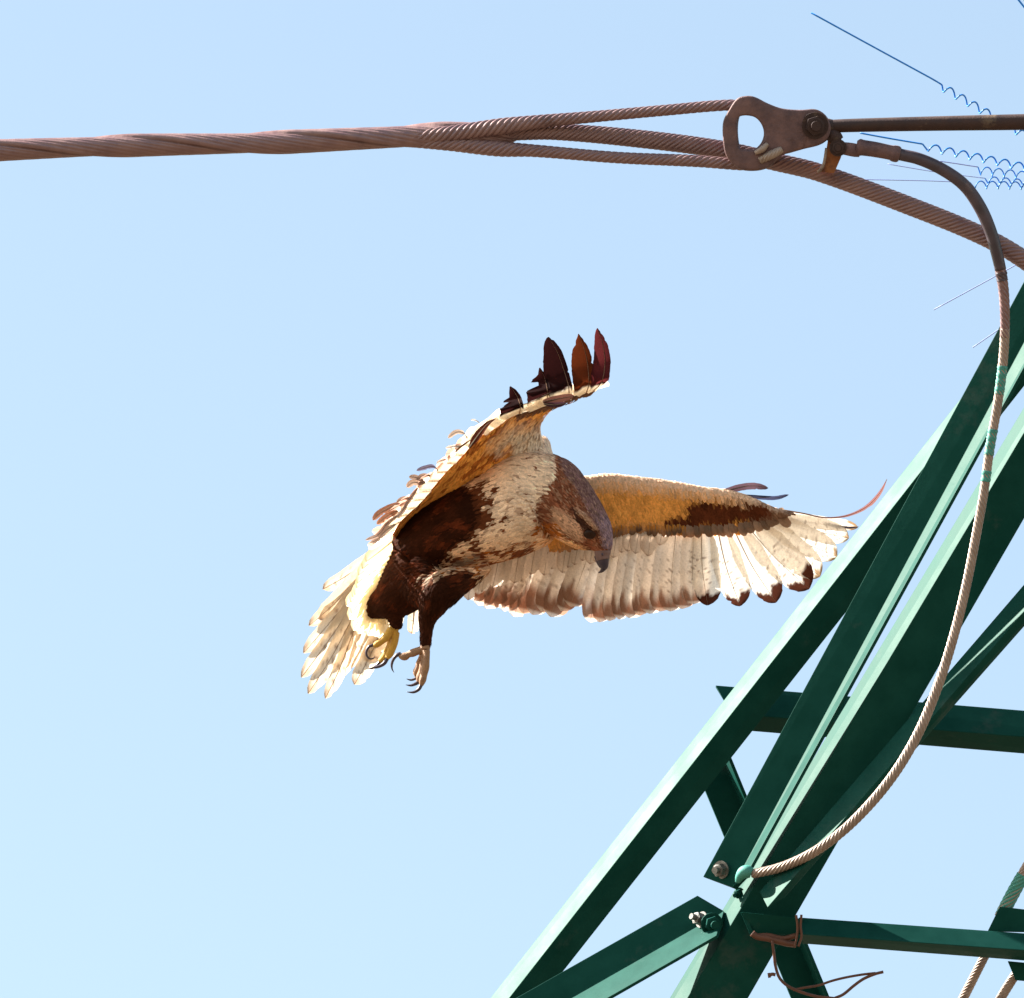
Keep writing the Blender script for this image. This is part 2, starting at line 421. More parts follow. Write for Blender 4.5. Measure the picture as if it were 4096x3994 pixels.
# lower leg's end at the lip, highlight put into its pale colour, and the cotter tab
V, F = rope([(*zz([(475, 550)])[0], -348, 15), (*zz([(530, 522)])[0], -356, 18), (*zz([(598, 488)])[0], -348, 15)], lobes=7, pitch=7, amp=.15); mesh('lip', V, F, M['copper'], clevis)
V, F = tube([(*zz([(448, 508)])[0], -358, 9), (*zz([(490, 486)])[0], -362, 13), (*zz([(518, 456)])[0], -358, 9)], 12, 10); mesh('lip', V, F, M['copper'], clevis)
hexbolt((3260, 503, -352), (.12, .05, -1), 40, 26, clevis, M['rod'])

rod = empty('tension_rod', (3700, 495, -300), 'straight dark rusty steel rod running right from the clevis bolt', 'rod')
V, F = tube([(3300, 507, -300, 26), (3400, 503, -300, 27), (3700, 496, -300, 29), (4096, 489, -300, 32), (4700, 478, -300, 33)], 40, 20); mesh('bar', V, F, M['rod'], rod)
V, F = tube([(3240, 505, -300, 34), (3275, 508, -300, 36), (3310, 507, -300, 33), (3335, 506, -300, 26)], 14, 20); mesh('eye_end', V, F, M['rod'], rod)

strap = empty('strap_link', (3330, 600, -290), 'short rusty strap hanging from the clevis joint onto the cable', 'strap')
V, F = merge([tube([(3318, 535, -300, 28), (3338, 548, -305, 30), (3352, 566, -305, 26)], 10, 16)]); mesh('knuckle', V, F, M['rod'], strap)
plate(zz([(858, 420), (930, 418), (936, 480), (930, 530), (890, 622), (815, 612), (842, 520)]), -300, 34, M['strap'], strap, 'flat_bar', bev=5, tilt=(.25, .15))
V, F = tube([(*zz([(848, 480)])[0], -306, 6), (*zz([(832, 570)])[0], -306, 6), (*zz([(812, 604)])[0], -306, 7), (*zz([(800, 612)])[0], -300, 6)], 20, 10); mesh('lit_edge', V, F, M['copper'], strap)  # pale tube down the strap's left edge, sunlit rim put into its colour

jump = empty('jumper_cable', (3560, 606, -300), 'dark sheathed jumper cable looping down past the tower, bare pale strands below', 'cable')
V, F = merge([tube([(3350, 592, -318, 22), (3385, 596, -320, 26), (3420, 602, -318, 27), (3440, 606, -312, 24)], 14, 18, flat=.5)]); mesh('lug', V, F, M['rust'], jump)
hexbolt((3352, 592, -335), (0, 0, -1), 26, 18, jump, M['rod'], name='lug_bolt')
V, F = tube([(3425, 588, -312, 25), (3437, 590, -312, 34), (3452, 592, -312, 32), (3500, 599, -312, 31), (3565, 612, -312, 30), (3572, 614, -312, 33), (3592, 618, -312, 33), (3600, 620, -312, 27)], 40, 20); mesh('sleeve', V, F, M['rust'], jump)
J = [(3590, 617), (3680, 638), (3780, 685), (3860, 745), (3920, 830), (3962, 925), (3986, 1010), (4004, 1090), (4016, 1180), (4020, 1290), (4016, 1400), (4004, 1520), (3985, 1650), (3960, 1790), (3937, 1960), (3905, 2140), (3868, 2330), (3822, 2520), (3757, 2730), (3670, 2940), (3560, 3120), (3415, 3285), (3270, 3400), (3130, 3468), (2995, 3500)]
Jd = np.interp(np.arange(len(J)), [0, 6, 10, 20, 22, 24], [-312, -290, -240, -235, -180, -40])
Jr = np.interp(np.arange(len(J)), [0, 4, 7, 9, 14, 20, 23, 24], [24, 26, 23, 20, 19, 21, 20, 19])
JP = np.column_stack([np.array(J, float), Jd, Jr])
JS = spline(JP, 400)
def part_of(a, b): return JS[int(a * 399):int(b * 399) + 1]
i_s = np.argmin(np.hypot(JS[:, 0] - 4004, JS[:, 1] - 1090))
V, F = tube(JS[:i_s][::4], 60, 20); mesh('sheath', V, F, M['sheath'], jump)
i_t = np.argmin(np.hypot(JS[:, 0] - 4019, JS[:, 1] - 1330))
V, F = rope(JS[i_s - 6:i_t + 3][::3], lobes=7, pitch=7.5, amp=.18, per=6, dens=22); mesh('bare_strand', V, F, M['strand'], jump, label='darker upper strands')
V, F = rope(JS[i_t - 2:][::6], lobes=7, pitch=7.5, amp=.18, per=6, dens=22); mesh('bare_strand', V, F, M['copper'], jump)
def tape(y0, y1, mat=M['tape'], g=1.0):
    sel = JS[(JS[:, 1] > y0) & (JS[:, 1] < y1) & (np.arange(400) > 60)].copy()
    k = np.arange(len(sel)); sel[:, 3] = sel[:, 3] * (g + .05 * np.sin(k * 1.9)) + 1
    V, F = rope(sel, lobes=6, pitch=4, amp=.10, per=5, dens=20); mesh('tape_wrap', V, F, mat, jump)
tape(1460, 1580); tape(1710, 1830); tape(1880, 1935); tape(1080, 1130, M['sheath'])
V, F = tube([(3006, 3492, -50, 22), (2992, 3488, -50, 27), (2974, 3492, -46, 26), (2958, 3510, -38, 18), (2950, 3530, -30, 10)], 16, 16); mesh('end_clip', V, F, M['tape'], jump)

# ------------------------------------------------------------------ stay cables, lower right
def stay(label, seg, group='stranded stay cables at the lower right'):
    e = empty('stay_cable', seg[0][:3], label, 'cable', group); return e
e = stay('thick stay cable with green tape entering the right bracket from above', [(4060, 3560, 80)])
V, F = rope([(4400, 3010, 70, 25), (4170, 3370, 70, 25), (4096, 3496, 70, 25), (4000, 3672, 80, 25)], lobes=9, pitch=7.5, amp=.2, per=4, dens=22, hand=-1); mesh('strand', V, F, M['copper'], e)
V, F = rope([(4092, 3502, 70, 27), (4062, 3556, 74, 28), (4030, 3616, 78, 28), (4005, 3664, 80, 27)], lobes=9, pitch=7.5, amp=.18, per=4, dens=22, hand=-1); mesh('tape_wrap', V, F, M['tape'], e)
e = stay('stay cable below the horizontal angle iron, left of the two', [(3900, 3900, 90)])
V, F = rope([(4010, 3690, 100, 19), (3933, 3837, 100, 19), (3852, 3996, 100, 20), (3600, 4490, 100, 20)], lobes=9, pitch=7.5, amp=.2, per=4, dens=22, hand=-1); mesh('strand', V, F, M['copper'], e)
e = stay('stay cable leaving the lower bracket in the bottom right corner', [(4030, 3940, 90)])
V, F = rope([(4075, 3880, 85, 19), (4045, 3925, 85, 20), (4002, 3996, 85, 20), (3740, 4470, 85, 20)], lobes=9, pitch=7.5, amp=.2, per=4, dens=22, hand=-1); mesh('strand', V, F, M['copper'], e)

# ------------------------------------------------------------------ loose wires round the lower joint
def A_(pts, d, r): return [(2600 + .7845 * x, 2500 + .7845 * y, d, r) for x, y in pts]
e = empty('tie_wire', (3160, 3740, -100), 'rusty brown tie wire lashed round the joint with loose looped ends', 'wire')
for pts, d, r in (([(745, 1480), (752, 1530), (750, 1580), (738, 1640)], -118, 5), ([(772, 1478), (768, 1540), (772, 1590), (756, 1640)], -118, 5),
                  ([(520, 1572), (545, 1590), (600, 1600), (640, 1610), (700, 1625), (745, 1630)], -70, 13),
                  ([(545, 1588), (600, 1585), (680, 1600), (745, 1585)], -60, 11),
                  ([(622, 1610), (632, 1680), (640, 1740), (660, 1800), (700, 1840), (770, 1872), (850, 1895), (940, 1905)], -90, 6),
                  ([(940, 1905), (985, 1885), (1040, 1840), (1090, 1805), (1150, 1780), (1190, 1770)], -90, 6),
                  ([(728, 1862), (790, 1850), (860, 1838), (930, 1815), (1000, 1798), (1080, 1784), (1150, 1776)], -86, 5),
                  ([(640, 1785), (622, 1782), (606, 1790)], -90, 7), ([(606, 1775), (610, 1800)], -90, 6)):
    V, F = tube(A_(pts, d, r), 26, 8); mesh('wire_strand', V, F, M['wire'], e)

# ------------------------------------------------------------------ spiral dampers and thin wires far behind
def damper(label, straight, wave, r=5, amp=16, period=56, d=9000, r2=None, phase=0, pale=False, skew=.4, lag=0.):
    """straight tail, then a helix seen from the side; points in drawing units"""
    e = empty('spiral_damper', (*straight[0], d), label, 'damper', 'thin spiral dampers on the far wires')
    k = 1.0
    if len(straight) > 1:
        V, F = tube([(*p, d, r2 or r) for p in straight], 20, 8); mesh('straight_tail', V, F, M['paleblue' if pale else 'blue'], e)
    a, b = np.array(wave[0], float), np.array(wave[1], float); L = np.linalg.norm(b - a); u = (b - a) / L; v = np.array([-u[1], u[0]])
    n = int(L / period * 22); t = np.linspace(0, L, n); ph = 2 * np.pi * t / period + phase
    x = a + u * (t + skew * amp * np.cos(ph))[:, None] + v * (amp * np.sin(ph + lag))[:, None]
    P = np.column_stack([x, d + amp * np.cos(ph), np.full(n, r)])
    P = np.vstack([[*straight[-1], d, r], P])
    V, F = tube(P, n + 1, 8); mesh('spiral', V, F, M['blue'], e)
damper('blue spiral damper at top right, long straight tail sloping down to the rod', [(3244, 52), (3500, 192), (3735, 320), (3750, 329)], [(3762, 345), (4180, 590)], r=3.4, amp=15, period=56, phase=-1.2, skew=.42, lag=.75)
damper('blue wavy damper below the rod, starting under the clevis', [(3440, 533), (3560, 555), (3690, 577)], [(3712, 590), (4300, 712)], r=3.4, amp=15, period=56.5, phase=1.2)
damper('upper spiral of the tangled three by the jumper cable', [(3755, 645), (3830, 656), (3912, 669)], [(3924, 684), (4300, 728)], r=2.6, amp=17, period=47, r2=2.2, phase=1.5, pale=True, skew=.45)
damper('middle spiral of the tangled three by the jumper cable', [(3550, 657), (3750, 690), (3940, 714)], [(3956, 722), (4300, 752)], r=2.6, amp=15, period=46, r2=1.6, phase=1.8, pale=True, skew=.45)
damper('lowest spiral of the tangled three, its pale tail nearly level', [(3449, 719), (3700, 724), (3880, 731)], [(3900, 740), (4300, 748)], r=2.6, amp=15, period=46, r2=1.8, phase=1.5, pale=True, skew=.45)
def line(label, a, b, r, mat, d=9000):
    V, F = tube([(*a, d, r), ((a[0] + b[0]) / 2, (a[1] + b[1]) / 2 + 1, d, r), (*b, d, r)], 12, 8)
    mesh('thin_wire', V, F, mat, label=label, cat='wire', group='thin wires far behind the cables')
line('thin blue wire crossing the extreme top right corner', (4050, -30), (4130, 70), 4, M['blue'])
line('thin pale wire behind the jumper cable, longer of the slanting two', (3735, 1240), (4200, 985), 2.2, M['paleblue'])
line('short pale wire ending left of the tower brace', (3891, 1391), (4080, 1258), 2.2, M['paleblue'])

# ------------------------------------------------------------------ the buzzard
DB = 2600                     # how far behind the tower's near leg the bird flies
def q(x, y): return 1150 + .8403 * x, 1250 + .8403 * y          # traced positions, body
def q2(x, y): return 2200 + .7168 * x, 1800 + .7168 * y         # traced positions, outstretched wing
def q3(x, y): return 1700 + .4202 * x, 1250 + .4202 * y         # traced positions, raised wing tip
def q4(x, y): return 1150 + .4608 * x, 2050 + .4608 * y         # traced positions, feet
def qh(x, y): return 2000 + .3152 * x, 1800 + .3152 * y         # traced positions, head
bird = empty('buzzard', (*q(800, 1040), DB), 'brown and cream buzzard braking in flight with wings spread and head bent down', 'bird')

def inpoly(P, poly):
    x, y = P[:, 0], P[:, 1]; r = np.zeros(len(P), bool); n = len(poly)
    for i in range(n):
        (x1, y1), (x2, y2) = poly[i], poly[(i + 1) % n]
        c = ((y1 > y) != (y2 > y)) & (x < (x2 - x1) * (y - y1) / (y2 - y1 + 1e-9) + x1); r ^= c
    return r
def hnoise(P, sc, seed=0):
    """cheap smooth value noise"""
    g = np.random.default_rng(seed).random((32, 32, 32)); p = P / sc; i = np.floor(p).astype(int); f = p - i; f = f * f * (3 - 2 * f)
    o = 0
    for dx in (0, 1):
        for dy in (0, 1):
            for dz in (0, 1):
                wgt = (f[:, 0] if dx else 1 - f[:, 0]) * (f[:, 1] if dy else 1 - f[:, 1]) * (f[:, 2] if dz else 1 - f[:, 2])
                o = o + wgt * g[(i[:, 0] + dx) % 32, (i[:, 1] + dy) % 32, (i[:, 2] + dz) % 32]
    return o

C_DARK = np.array([.040, .0115, .005]); C_PALE = np.array([.92, .70, .52]); C_SPOT = np.array([.13, .040, .016])
C_HEAD = np.array([.24, .085, .045]); C_CROWN = np.array([.20, .105, .098]); C_CHEEK = np.array([.56, .33, .21]); C_RUST = np.array([.42, .13, .025])
C_OCHRE = np.array([.86, .36, .075]); C_WHITE = np.array([.86, .78, .66]); C_LINE = np.array([.07, .03, .02])
BELLY = [(1400, 2600), (1400, 1700), (1830, 1900), (1885, 1955), (1925, 2011), (1932, 2079), (1901, 2122), (1886, 2158), (1843, 2166), (1807, 2208), (1754, 2276), (1690, 2323), (1700, 2336), (1800, 2290), (1880, 2292), (2000, 2330), (2000, 2700)]
HEAD = [(2228, 1800), (2226, 1880), (2218, 1936), (2178, 1985), (2146, 2030), (2140, 2060), (2148, 2101), (2150, 2137), (2184, 2152), (2273, 2166), (2381, 2232), (2420, 2300), (2560, 2260), (2560, 1800)]
CHEEK = [(2205, 2040), (2250, 2046), (2300, 2080), (2331, 2125), (2337, 2160), (2318, 2172), (2250, 2130), (2212, 2080)]
CROWN = [(2240, 1840), (2256, 1890), (2305, 1960), (2338, 2020), (2366, 2070), (2398, 2122), (2410, 2190), (2480, 2230), (2560, 2200), (2560, 1800)]
BROW = [(2300, 2030), (2322, 2040), (2362, 2080), (2390, 2118), (2386, 2126), (2350, 2090), (2310, 2052)]
LINE = [(2288, 2030), (2300, 2040), (2345, 2090), (2392, 2130), (2404, 2150), (2340, 2128), (2318, 2100), (2296, 2066)]
FLANK = [(1933, 2236), (1880, 2256), (1760, 2306), (1700, 2328), (1690, 2324), (1760, 2290), (1850, 2246), (1920, 2210)]
THROAT = [(2130, 2200), (2160, 2180), (2260, 2186), (2400, 2240), (2390, 2215), (2270, 2160), (2190, 2150)]

def cbody(P, jit=14, seed=1, soft=5):
    if soft:
        g = np.random.default_rng(seed + 50); return sum(cbody(P + np.column_stack([g.normal(0, 9, (len(P), 2)), np.zeros(len(P))]) * np.clip((2330 - P[:, :1]) / 180, .45, 1), jit * .6, seed + q_, 0) for q_ in range(soft)) / soft
    g = np.random.default_rng(seed); n = len(P)
    Q = P.copy(); Q[:, :2] += g.normal(0, jit, (n, 2))
    c = np.tile(C_PALE, (n, 1))
    # warm wash over the lower breast and up towards the raised wing
    wsh = np.clip((P[:, 1] - 2090) / 140, 0, 1)[:, None]; c = c * (1 - .35 * wsh) + C_OCHRE * .35 * wsh
    up = np.clip((2010 - P[:, 1] - .25 * (P[:, 0] - 1800)) / 110, 0, 1)[:, None] * np.clip((2080 - P[:, 0]) / 160, 0, 1)[:, None]; c = c * (1 - .8 * up) + C_OCHRE * .8 * up
    u = hnoise(P, 45, 3)[:, None]; c = c * (.8 + .35 * u)
    fl = (Q[:, 1] > 2195 - .18 * (Q[:, 0] - 1950)) & (Q[:, 0] < 2150) & (Q[:, 0] > 1780)
    sp = hnoise(P, 26, 5)
    c[fl & (sp > .56)] = C_SPOT * 1.6
    c[fl & (sp <= .56) & (sp > .48)] = C_RUST
    # spots beside the dark belly
    dist = P[:, 0] - np.interp(P[:, 1], [1900, 2011, 2079, 2122, 2166, 2208, 2276], [1850, 1925, 1932, 1901, 1843, 1807, 1754])
    pr = np.clip(1 - dist / 120, 0, 1); c[(sp > .78 - .42 * pr) & (pr > 0)] = C_SPOT
    c[(dist > 60) & (hnoise(P, 15, 9) > .80)] = C_SPOT * 1.5
    d = inpoly(Q, BELLY)
    dk = C_DARK * (.65 + .9 * hnoise(P, 60, 11)[:, None] ** 2)
    red = (hnoise(P, 35, 13) > .70)[:, None]; dk = np.where(red, dk * np.array([2.6, 2.0, 1.6]), dk)
    c[d] = dk[d]
    f = inpoly(P + np.column_stack([g.normal(0, 5, (n, 2)), np.zeros(n)]), FLANK); c[f] = C_PALE * .42; 
    h = inpoly(Q, HEAD); hd = C_HEAD * (.6 + .8 * hnoise(P, 18, 17)[:, None]); c[h] = hd[h]
    lo = h & (P[:, 1] > 2100) & (P[:, 0] < 2260); c[lo] = (C_RUST * (.7 + .5 * hnoise(P, 20, 19)[:, None]))[lo]
    Qs = P.copy(); Qs[:, :2] += g.normal(0, jit * .45, (n, 2))
    k = inpoly(Qs, CROWN); fo = (np.clip((P[:, 0] - 2370) / 60, 0, 1) * np.clip((P[:, 1] - 2040) / 60, 0, 1))[:, None]; cr = (C_CROWN * (1 - fo) + np.array([.30, .20, .24]) * fo) * (.6 + .8 * hnoise(P, 14, 21)[:, None]); c[k] = cr[k]
    k = h & (g.random(n) < .10); c[k] = C_CHEEK * .8
    k = inpoly(Qs, CHEEK); c[k] = (C_CHEEK * (.8 + .35 * hnoise(P, 25, 23)[:, None]))[k]
    k = inpoly(P, BROW); c[k] = C_CHEEK * .85
    k = inpoly(P + (Qs - P) * .35, LINE); c[k] = C_LINE
    k = inpoly(Qs, THROAT); c[k] = (C_OCHRE * .6 + C_PALE * .4)
    return c

# --- body: overlapping lofts fused into one continuous skin
def Lf(rows, m=28, n=40, flat=1.0):
    return tube([(*q(x, y), DB + d, r * .8403) for x, y, d, r in rows], n, m, flat)
parts = [
    Lf([(345, 1420, 250, 40), (400, 1385, 225, 62), (465, 1310, 180, 90), (570, 1200, 120, 130), (700, 1085, 60, 168), (800, 1040, 30, 192), (910, 1000, 0, 208), (1050, 945, -30, 222),
        (1160, 890, -55, 224), (1240, 870, -75, 194), (1300, 905, -100, 168), (1365, 965, -120, 143), (1420, 1020, -140, 121), (1466, 1066, -155, 95), (1488, 1095, -160, 69), (1499, 1119, -166, 49), (1501, 1142, -168, 38)], 36, 90, .92),
    Lf([(640, 1220, 20, 150), (520, 1350, 60, 105), (430, 1400, 110, 62), (360, 1425, 140, 28)], 28, 30),
    Lf([(960, 1210, -110, 20), (890, 1255, -120, 40), (790, 1290, -130, 78), (720, 1340, -130, 86), (685, 1410, -125, 62), (666, 1460, -120, 44), (660, 1520, -115, 31), (657, 1590, -112, 27)], 24, 40),
    Lf([(620, 1270, 0, 120), (690, 1330, -80, 95), (720, 1340, -110, 75)], 24, 16),
    Lf([(560, 1320, 60, 90), (510, 1410, 60, 62), (515, 1465, 55, 36), (524, 1510, 50, 26)], 20, 20),
    Lf([(1180, 800, 0, 140), (1190, 700, 40, 80), (1200, 620, 90, 48)], 20, 16),
]
# brow ridge, so that the eye sits in shade
for sgn in (1,):
    P = [(*qh(1010, 800), DB - 226, 12), (*qh(1110, 880), DB - 240, 17), (*qh(1200, 990), DB - 236, 15), (*qh(1265, 1090), DB - 216, 9)]
    parts.append(tube(P, 16, 12))
V, F = merge(parts)
me = bpy.data.meshes.new('tmp'); me.from_pydata((V * S).tolist(), [], [tuple(map(int, f)) for f in F]); me.update()
to = bpy.data.objects.new('tmp', me); COL.objects.link(to)
md = to.modifiers.new('r', 'REMESH'); md.mode = 'VOXEL'; md.voxel_size = 6 * S; md.use_smooth_shade = True
m2 = to.modifiers.new('s', 'SMOOTH'); m2.factor = .5; m2.iterations = 10
dg = bpy.context.evaluated_depsgraph_get(); ev = to.evaluated_get(dg); em = ev.to_mesh()
k = len(em.vertices); V = np.zeros(k * 3); em.vertices.foreach_get('co', V); V = V.reshape(-1, 3) / S
F = [tuple(p.vertices) for p in em.polygons]
ev.to_mesh_clear(); bpy.data.objects.remove(to); bpy.data.meshes.remove(me)
BV = V; BF = np.array([f if len(f) == 4 else (*f, f[-1]) for f in F])
body = mesh('body', V, F, M['body'], bird, cols=cbody(V, 6))

# --- small feathers scattered over a skin
def scatter(name, V, Q4, count, size, flow, colf, parent, mat, side=None, lift=.16, seed=1, keep=None, aspect=.42, wt=None, off=.6):
    """lay small bladed feathers along flow(P) on quads of a skin; size(P)->length"""
    g = np.random.default_rng(seed)
    A, B, C, Dd = V[Q4[:, 0]], V[Q4[:, 1]], V[Q4[:, 2]], V[Q4[:, 3]]
    nn = np.cross(C - A, Dd - B); ar = np.linalg.norm(nn, axis=1) / 2; nn = nrm(nn)
    ctr = (A + B + C + Dd) / 4
    wgt = ar.copy()
    if keep is not None: wgt = wgt * keep(ctr)
    if wt is not None: wgt = wgt * wt(ctr)
    idx = g.choice(len(Q4), count, p=wgt / wgt.sum())
    u, v = g.random((count, 1)), g.random((count, 1))
    P = (A[idx] * (1 - u) + B[idx] * u) * (1 - v) + (Dd[idx] * (1 - u) + C[idx] * u) * v
    N = nn[idx]
    if side is not None: N = N * np.sign((N * side).sum(1, keepdims=True))
    f = flow(P); T = nrm(f - (f * N).sum(1, keepdims=True) * N)
    T = nrm(T + g.normal(0, .13, T.shape)); T = nrm(T - (T * N).sum(1, keepdims=True) * N)
    Wd = np.cross(N, T)
    L = (size(P) * g.uniform(.75, 1.25, count))[:, None]
    ts = np.array([0, .3, .62, .86, 1.0]); ws = np.array([.45, .95, 1.0, .66, .12])
    lf = lift * g.uniform(.4, 1.6, count)[:, None]
    rows = []
    for t, w_ in zip(ts, ws):
        c = P + T * L * (t - .25) + N * (L * lf * t ** 1.1 + off)
        hw = L * aspect * .5 * w_
        for s_ in (-1, 0, 1):
            rows.append(c + Wd * hw * s_ + N * (hw * .28 * (s_ == 0)))
    m = len(rows); X = np.stack(rows, 1).reshape(-1, 3)
    base = colf(P); base = base * g.uniform(.82, 1.15, (count, 1))
    shade = np.repeat([1.0, 1.0, .98, .95, .92], 3) * np.tile([1, .88, 1], 5)
    cols = (base[:, None] * shade[None, :, None]).reshape(-1, 3)
    q0 = np.array(grid_faces(5, 3)); Fs = (np.arange(count)[:, None, None] * m + q0[None]).reshape(-1, 4)
    return mesh(name, X, Fs.tolist(), mat, parent, cols=cols, kind='stuff')

AX = np.array([[*q(x, y), DB + d] for x, y, d in ((1524, 1145, -165), (1420, 1020, -140), (1300, 905, -100), (1160, 890, -55), (1000, 960, -10), (800, 1050, 30), (620, 1180, 90), (420, 1380, 210))])
TH = np.array([[*q(x, y), DB + d] for x, y, d in ((890, 1250, -120), (740, 1300, -130), (690, 1400, -125), (657, 1590, -112))])
def body_flow(P):
    out = np.zeros_like(P); best = np.full(len(P), 1e9)
    for A in (AX, TH):
        for i in range(len(A) - 1):
            a, b = A[i], A[i + 1]; ab = b - a; t = np.clip(((P - a) @ ab) / (ab @ ab), 0, 1)
            dd = np.linalg.norm(P - a - t[:, None] * ab, axis=1) * (1.0 if A is AX else 1.5)
            k = dd < best; best[k] = dd[k]; out[k] = ab / np.linalg.norm(ab)
    return out
def body_size(P):
    hd = np.clip((P[:, 0] - 2150) / 180, 0, 1); s = 34 * (1 - hd) + 13 * hd
    leg = np.clip((P[:, 1] - 2420) / 60, 0, 1) * (P[:, 0] < 1800)
    return s * (1 - leg) + 16 * leg
def face_keep(P): return ((P[:, 2] < DB + 150) & ~((P[:, 0] > 2375) & (P[:, 1] > 2204))).astype(float)
def head_wt(P): return 1 + 2.6 * np.clip((P[:, 0] - 2150) / 180, 0, 1)
scatter('contour_feathers', BV, BF, 22000, body_size, body_flow, lambda P: cbody(P, 9, 4, 2) * (1 + rng.uniform(-1, 1.15, (len(P), 1)) * (.07 + .38 * np.clip((P[:, :1] - 2130) / 120, 0, 1))), body, M['contour'], keep=face_keep, wt=head_wt, lift=.075, aspect=.33)

# --- eye and beak
a = np.linspace(0, 2 * np.pi, 24, endpoint=False); b = np.linspace(0.02, np.pi - .02, 14); ex, ey = qh(1140, 1062)
V = np.array([(ex + 27 * math.sin(t) * math.cos(p), ey + 23 * math.sin(t) * math.sin(p), DB - 222 + 23 * math.cos(t)) for t in b for p in a])
mesh('eye', V, grid_faces(14, 24, close=True), M['eye'], bird)
V, F = tube([(*qh(1302, 1235), DB - 168, 30), (*qh(1302, 1290), DB - 170, 33.5), (*qh(1300, 1345), DB - 171, 30), (*qh(1308, 1395), DB - 172, 26.5)], 16, 24, .8); ce = mesh('cere', V, F, M['cere'], bird)
V, F = tube([(*qh(1306, 1372), DB - 171, 27), (*qh(1314, 1430), DB - 171, 22.5), (*qh(1320, 1478), DB - 170, 17), (*qh(1308, 1515), DB - 170, 10.5), (*qh(1282, 1545), DB - 170, 6), (*qh(1248, 1562), DB - 170, 1.5)], 30, 20, .75); bk = mesh('beak', V, F, M['horn'], bird)
V, F = tube([(*qh(1230, 1345), DB - 166, 12), (*qh(1250, 1420), DB - 168, 10), (*qh(1272, 1480), DB - 168, 6), (*qh(1278, 1500), DB - 168, 2)], 14, 12); mesh('lower_bill', V, F, M['horn'], bk)
V, F = tube([(*qh(1292, 1312), DB - 195, 3), (*qh(1298, 1325), DB - 195, 5), (*qh(1306, 1345), DB - 192, 3)], 8, 10); mesh('nostril', V, F, M['horn'], ce)

# --- one flight feather
WP = [(0, .35), (.12, .7), (.35, 1), (.7, 1), (.85, .86), (.94, .6), (.985, .28), (1, .06)]
def wprof(t, tab=WP): a = np.array(tab); return np.interp(t, a[:, 0], a[:, 1])
def feather(name, ctrl, width, wdir, colf, parent, mat, lead=.36, camber=.12, n=34, m=9, seed=0, splits=2, tab=WP, wl=None, wr=None, roll=0, rachis=3.0, rcol=(.45, .34, .24), label=None):
    """ctrl: path in drawing units; wdir: direction across the vane; lead: share of width on the leading side"""
    g = np.random.default_rng(seed + 1000)
    C = spline(ctrl, n); t = np.linspace(0, 1, n); T = nrm(np.gradient(C, axis=0))
    wd = np.array(wdir, float); Wv = nrm(wd - (T @ wd)[:, None] * T); N = np.cross(T, Wv)
    if roll: Wv, N = Wv * math.cos(roll) + N * math.sin(roll), N * math.cos(roll) - Wv * math.sin(roll)
    base = wprof(t, tab) * width
    Lw = base * lead if wl is None else np.interp(t, *zip(*wl)); Rw = base * (1 - lead) if wr is None else np.interp(t, *zip(*wr))
    Lw = Lw * (1 + g.normal(0, .012, n)); Rw = Rw * (1 + g.normal(0, .02, n))
    for _ in range(splits):
        k = g.integers(int(n * .45), n - 2); Rw[k] *= g.uniform(.72, .9)
    u = np.linspace(-1, 1, m)
    X = np.zeros((n, m, 3)); half = (width if wl is None else max(Lw.max() + Rw.max(), 1)) * .5
    for j, uu in enumerate(u):
        off = np.where(uu < 0, uu * Lw, uu * Rw)
        X[:, j] = C + Wv * off[:, None] - N * (camber * half * (uu * uu))[..., None]
    V = X.reshape(-1, 3); F = grid_faces(n, m)
    tt = np.repeat(t, m); uu = np.tile(u, n)
    cols = colf(tt, uu, V, g)
    # barbs: faint oblique streaks
    st = np.sin((tt * 95 + np.abs(uu) * -13)) * .5 + .5; cols = cols * (1 - .07 * st[:, None]) * (1 + g.normal(0, .02, (len(V), 1)))
    # shaft
    rr = rachis * (1 - .8 * t) + .3; k = 5; a = np.linspace(0, 2 * np.pi, k, endpoint=False)
    Rv = (C[:, None] + rr[:, None, None] * (np.cos(a)[None, :, None] * Wv[:, None] * .8 + np.sin(a)[None, :, None] * N[:, None] * 1.1)).reshape(-1, 3)
    cols = np.vstack([cols, np.tile(np.array(rcol), (len(Rv), 1)) * (.5 + .5 * cols[::m].repeat(k, 0).mean(1, keepdims=True))])
    V, F = merge([(V, F), (Rv, grid_faces(n, k, close=True))])
    return mesh(name, V, F, mat, parent, cols=cols, label=label)

def vane(base, tip=None, t_tip=.8, bars=0, barc=(.25, .15, .10), fringe=None, edge=None, soft=.04, barw=.16, bar_from=.35, wob=.03):
    base = np.array(base)
    def f(t, u, V, g):
        c = np.tile(base, (len(t), 1)).astype(float)
        p1, p2 = g.uniform(0, 6.28, 2)
        w_ = wob * (np.sin(u * 5 + p1) + .6 * np.sin(u * 11 + p2)) + .04 * np.abs(u)
        if bars:
            ph = ((t + w_) * bars) % 1; k = (ph < barw) & (t > bar_from) & (t < (t_tip if tip is not None else .97))
            amt = np.clip((u + .9) / .6, .25, 1)[:, None] * .8
            c[k] = (c * (1 - amt) + np.array(barc) * amt)[k]
        if tip is not None:
            a = np.clip((t + w_ - t_tip) / soft, 0, 1)[:, None]; c = c * (1 - a) + np.array(tip) * a
        if fringe is not None:
            a = np.clip((t - .955) / .02, 0, 1)[:, None]; c = c * (1 - a) + np.array(fringe) * a
        if edge is not None:
            a = (np.clip((-u - .55) / .4, 0, 1))[:, None] * .7; c = c * (1 - a) + np.array(edge) * a
        return c
    return f

# --- a wing skin from a few rows of points
def skin(rows, nu=70, nv=24):
    R = np.array([spline(r, nu) for r in rows]); G = np.stack([spline(R[:, i], nv) for i in range(nu)], 1)
    V = G.reshape(-1, 3); F = grid_faces(nv, nu); return V, F

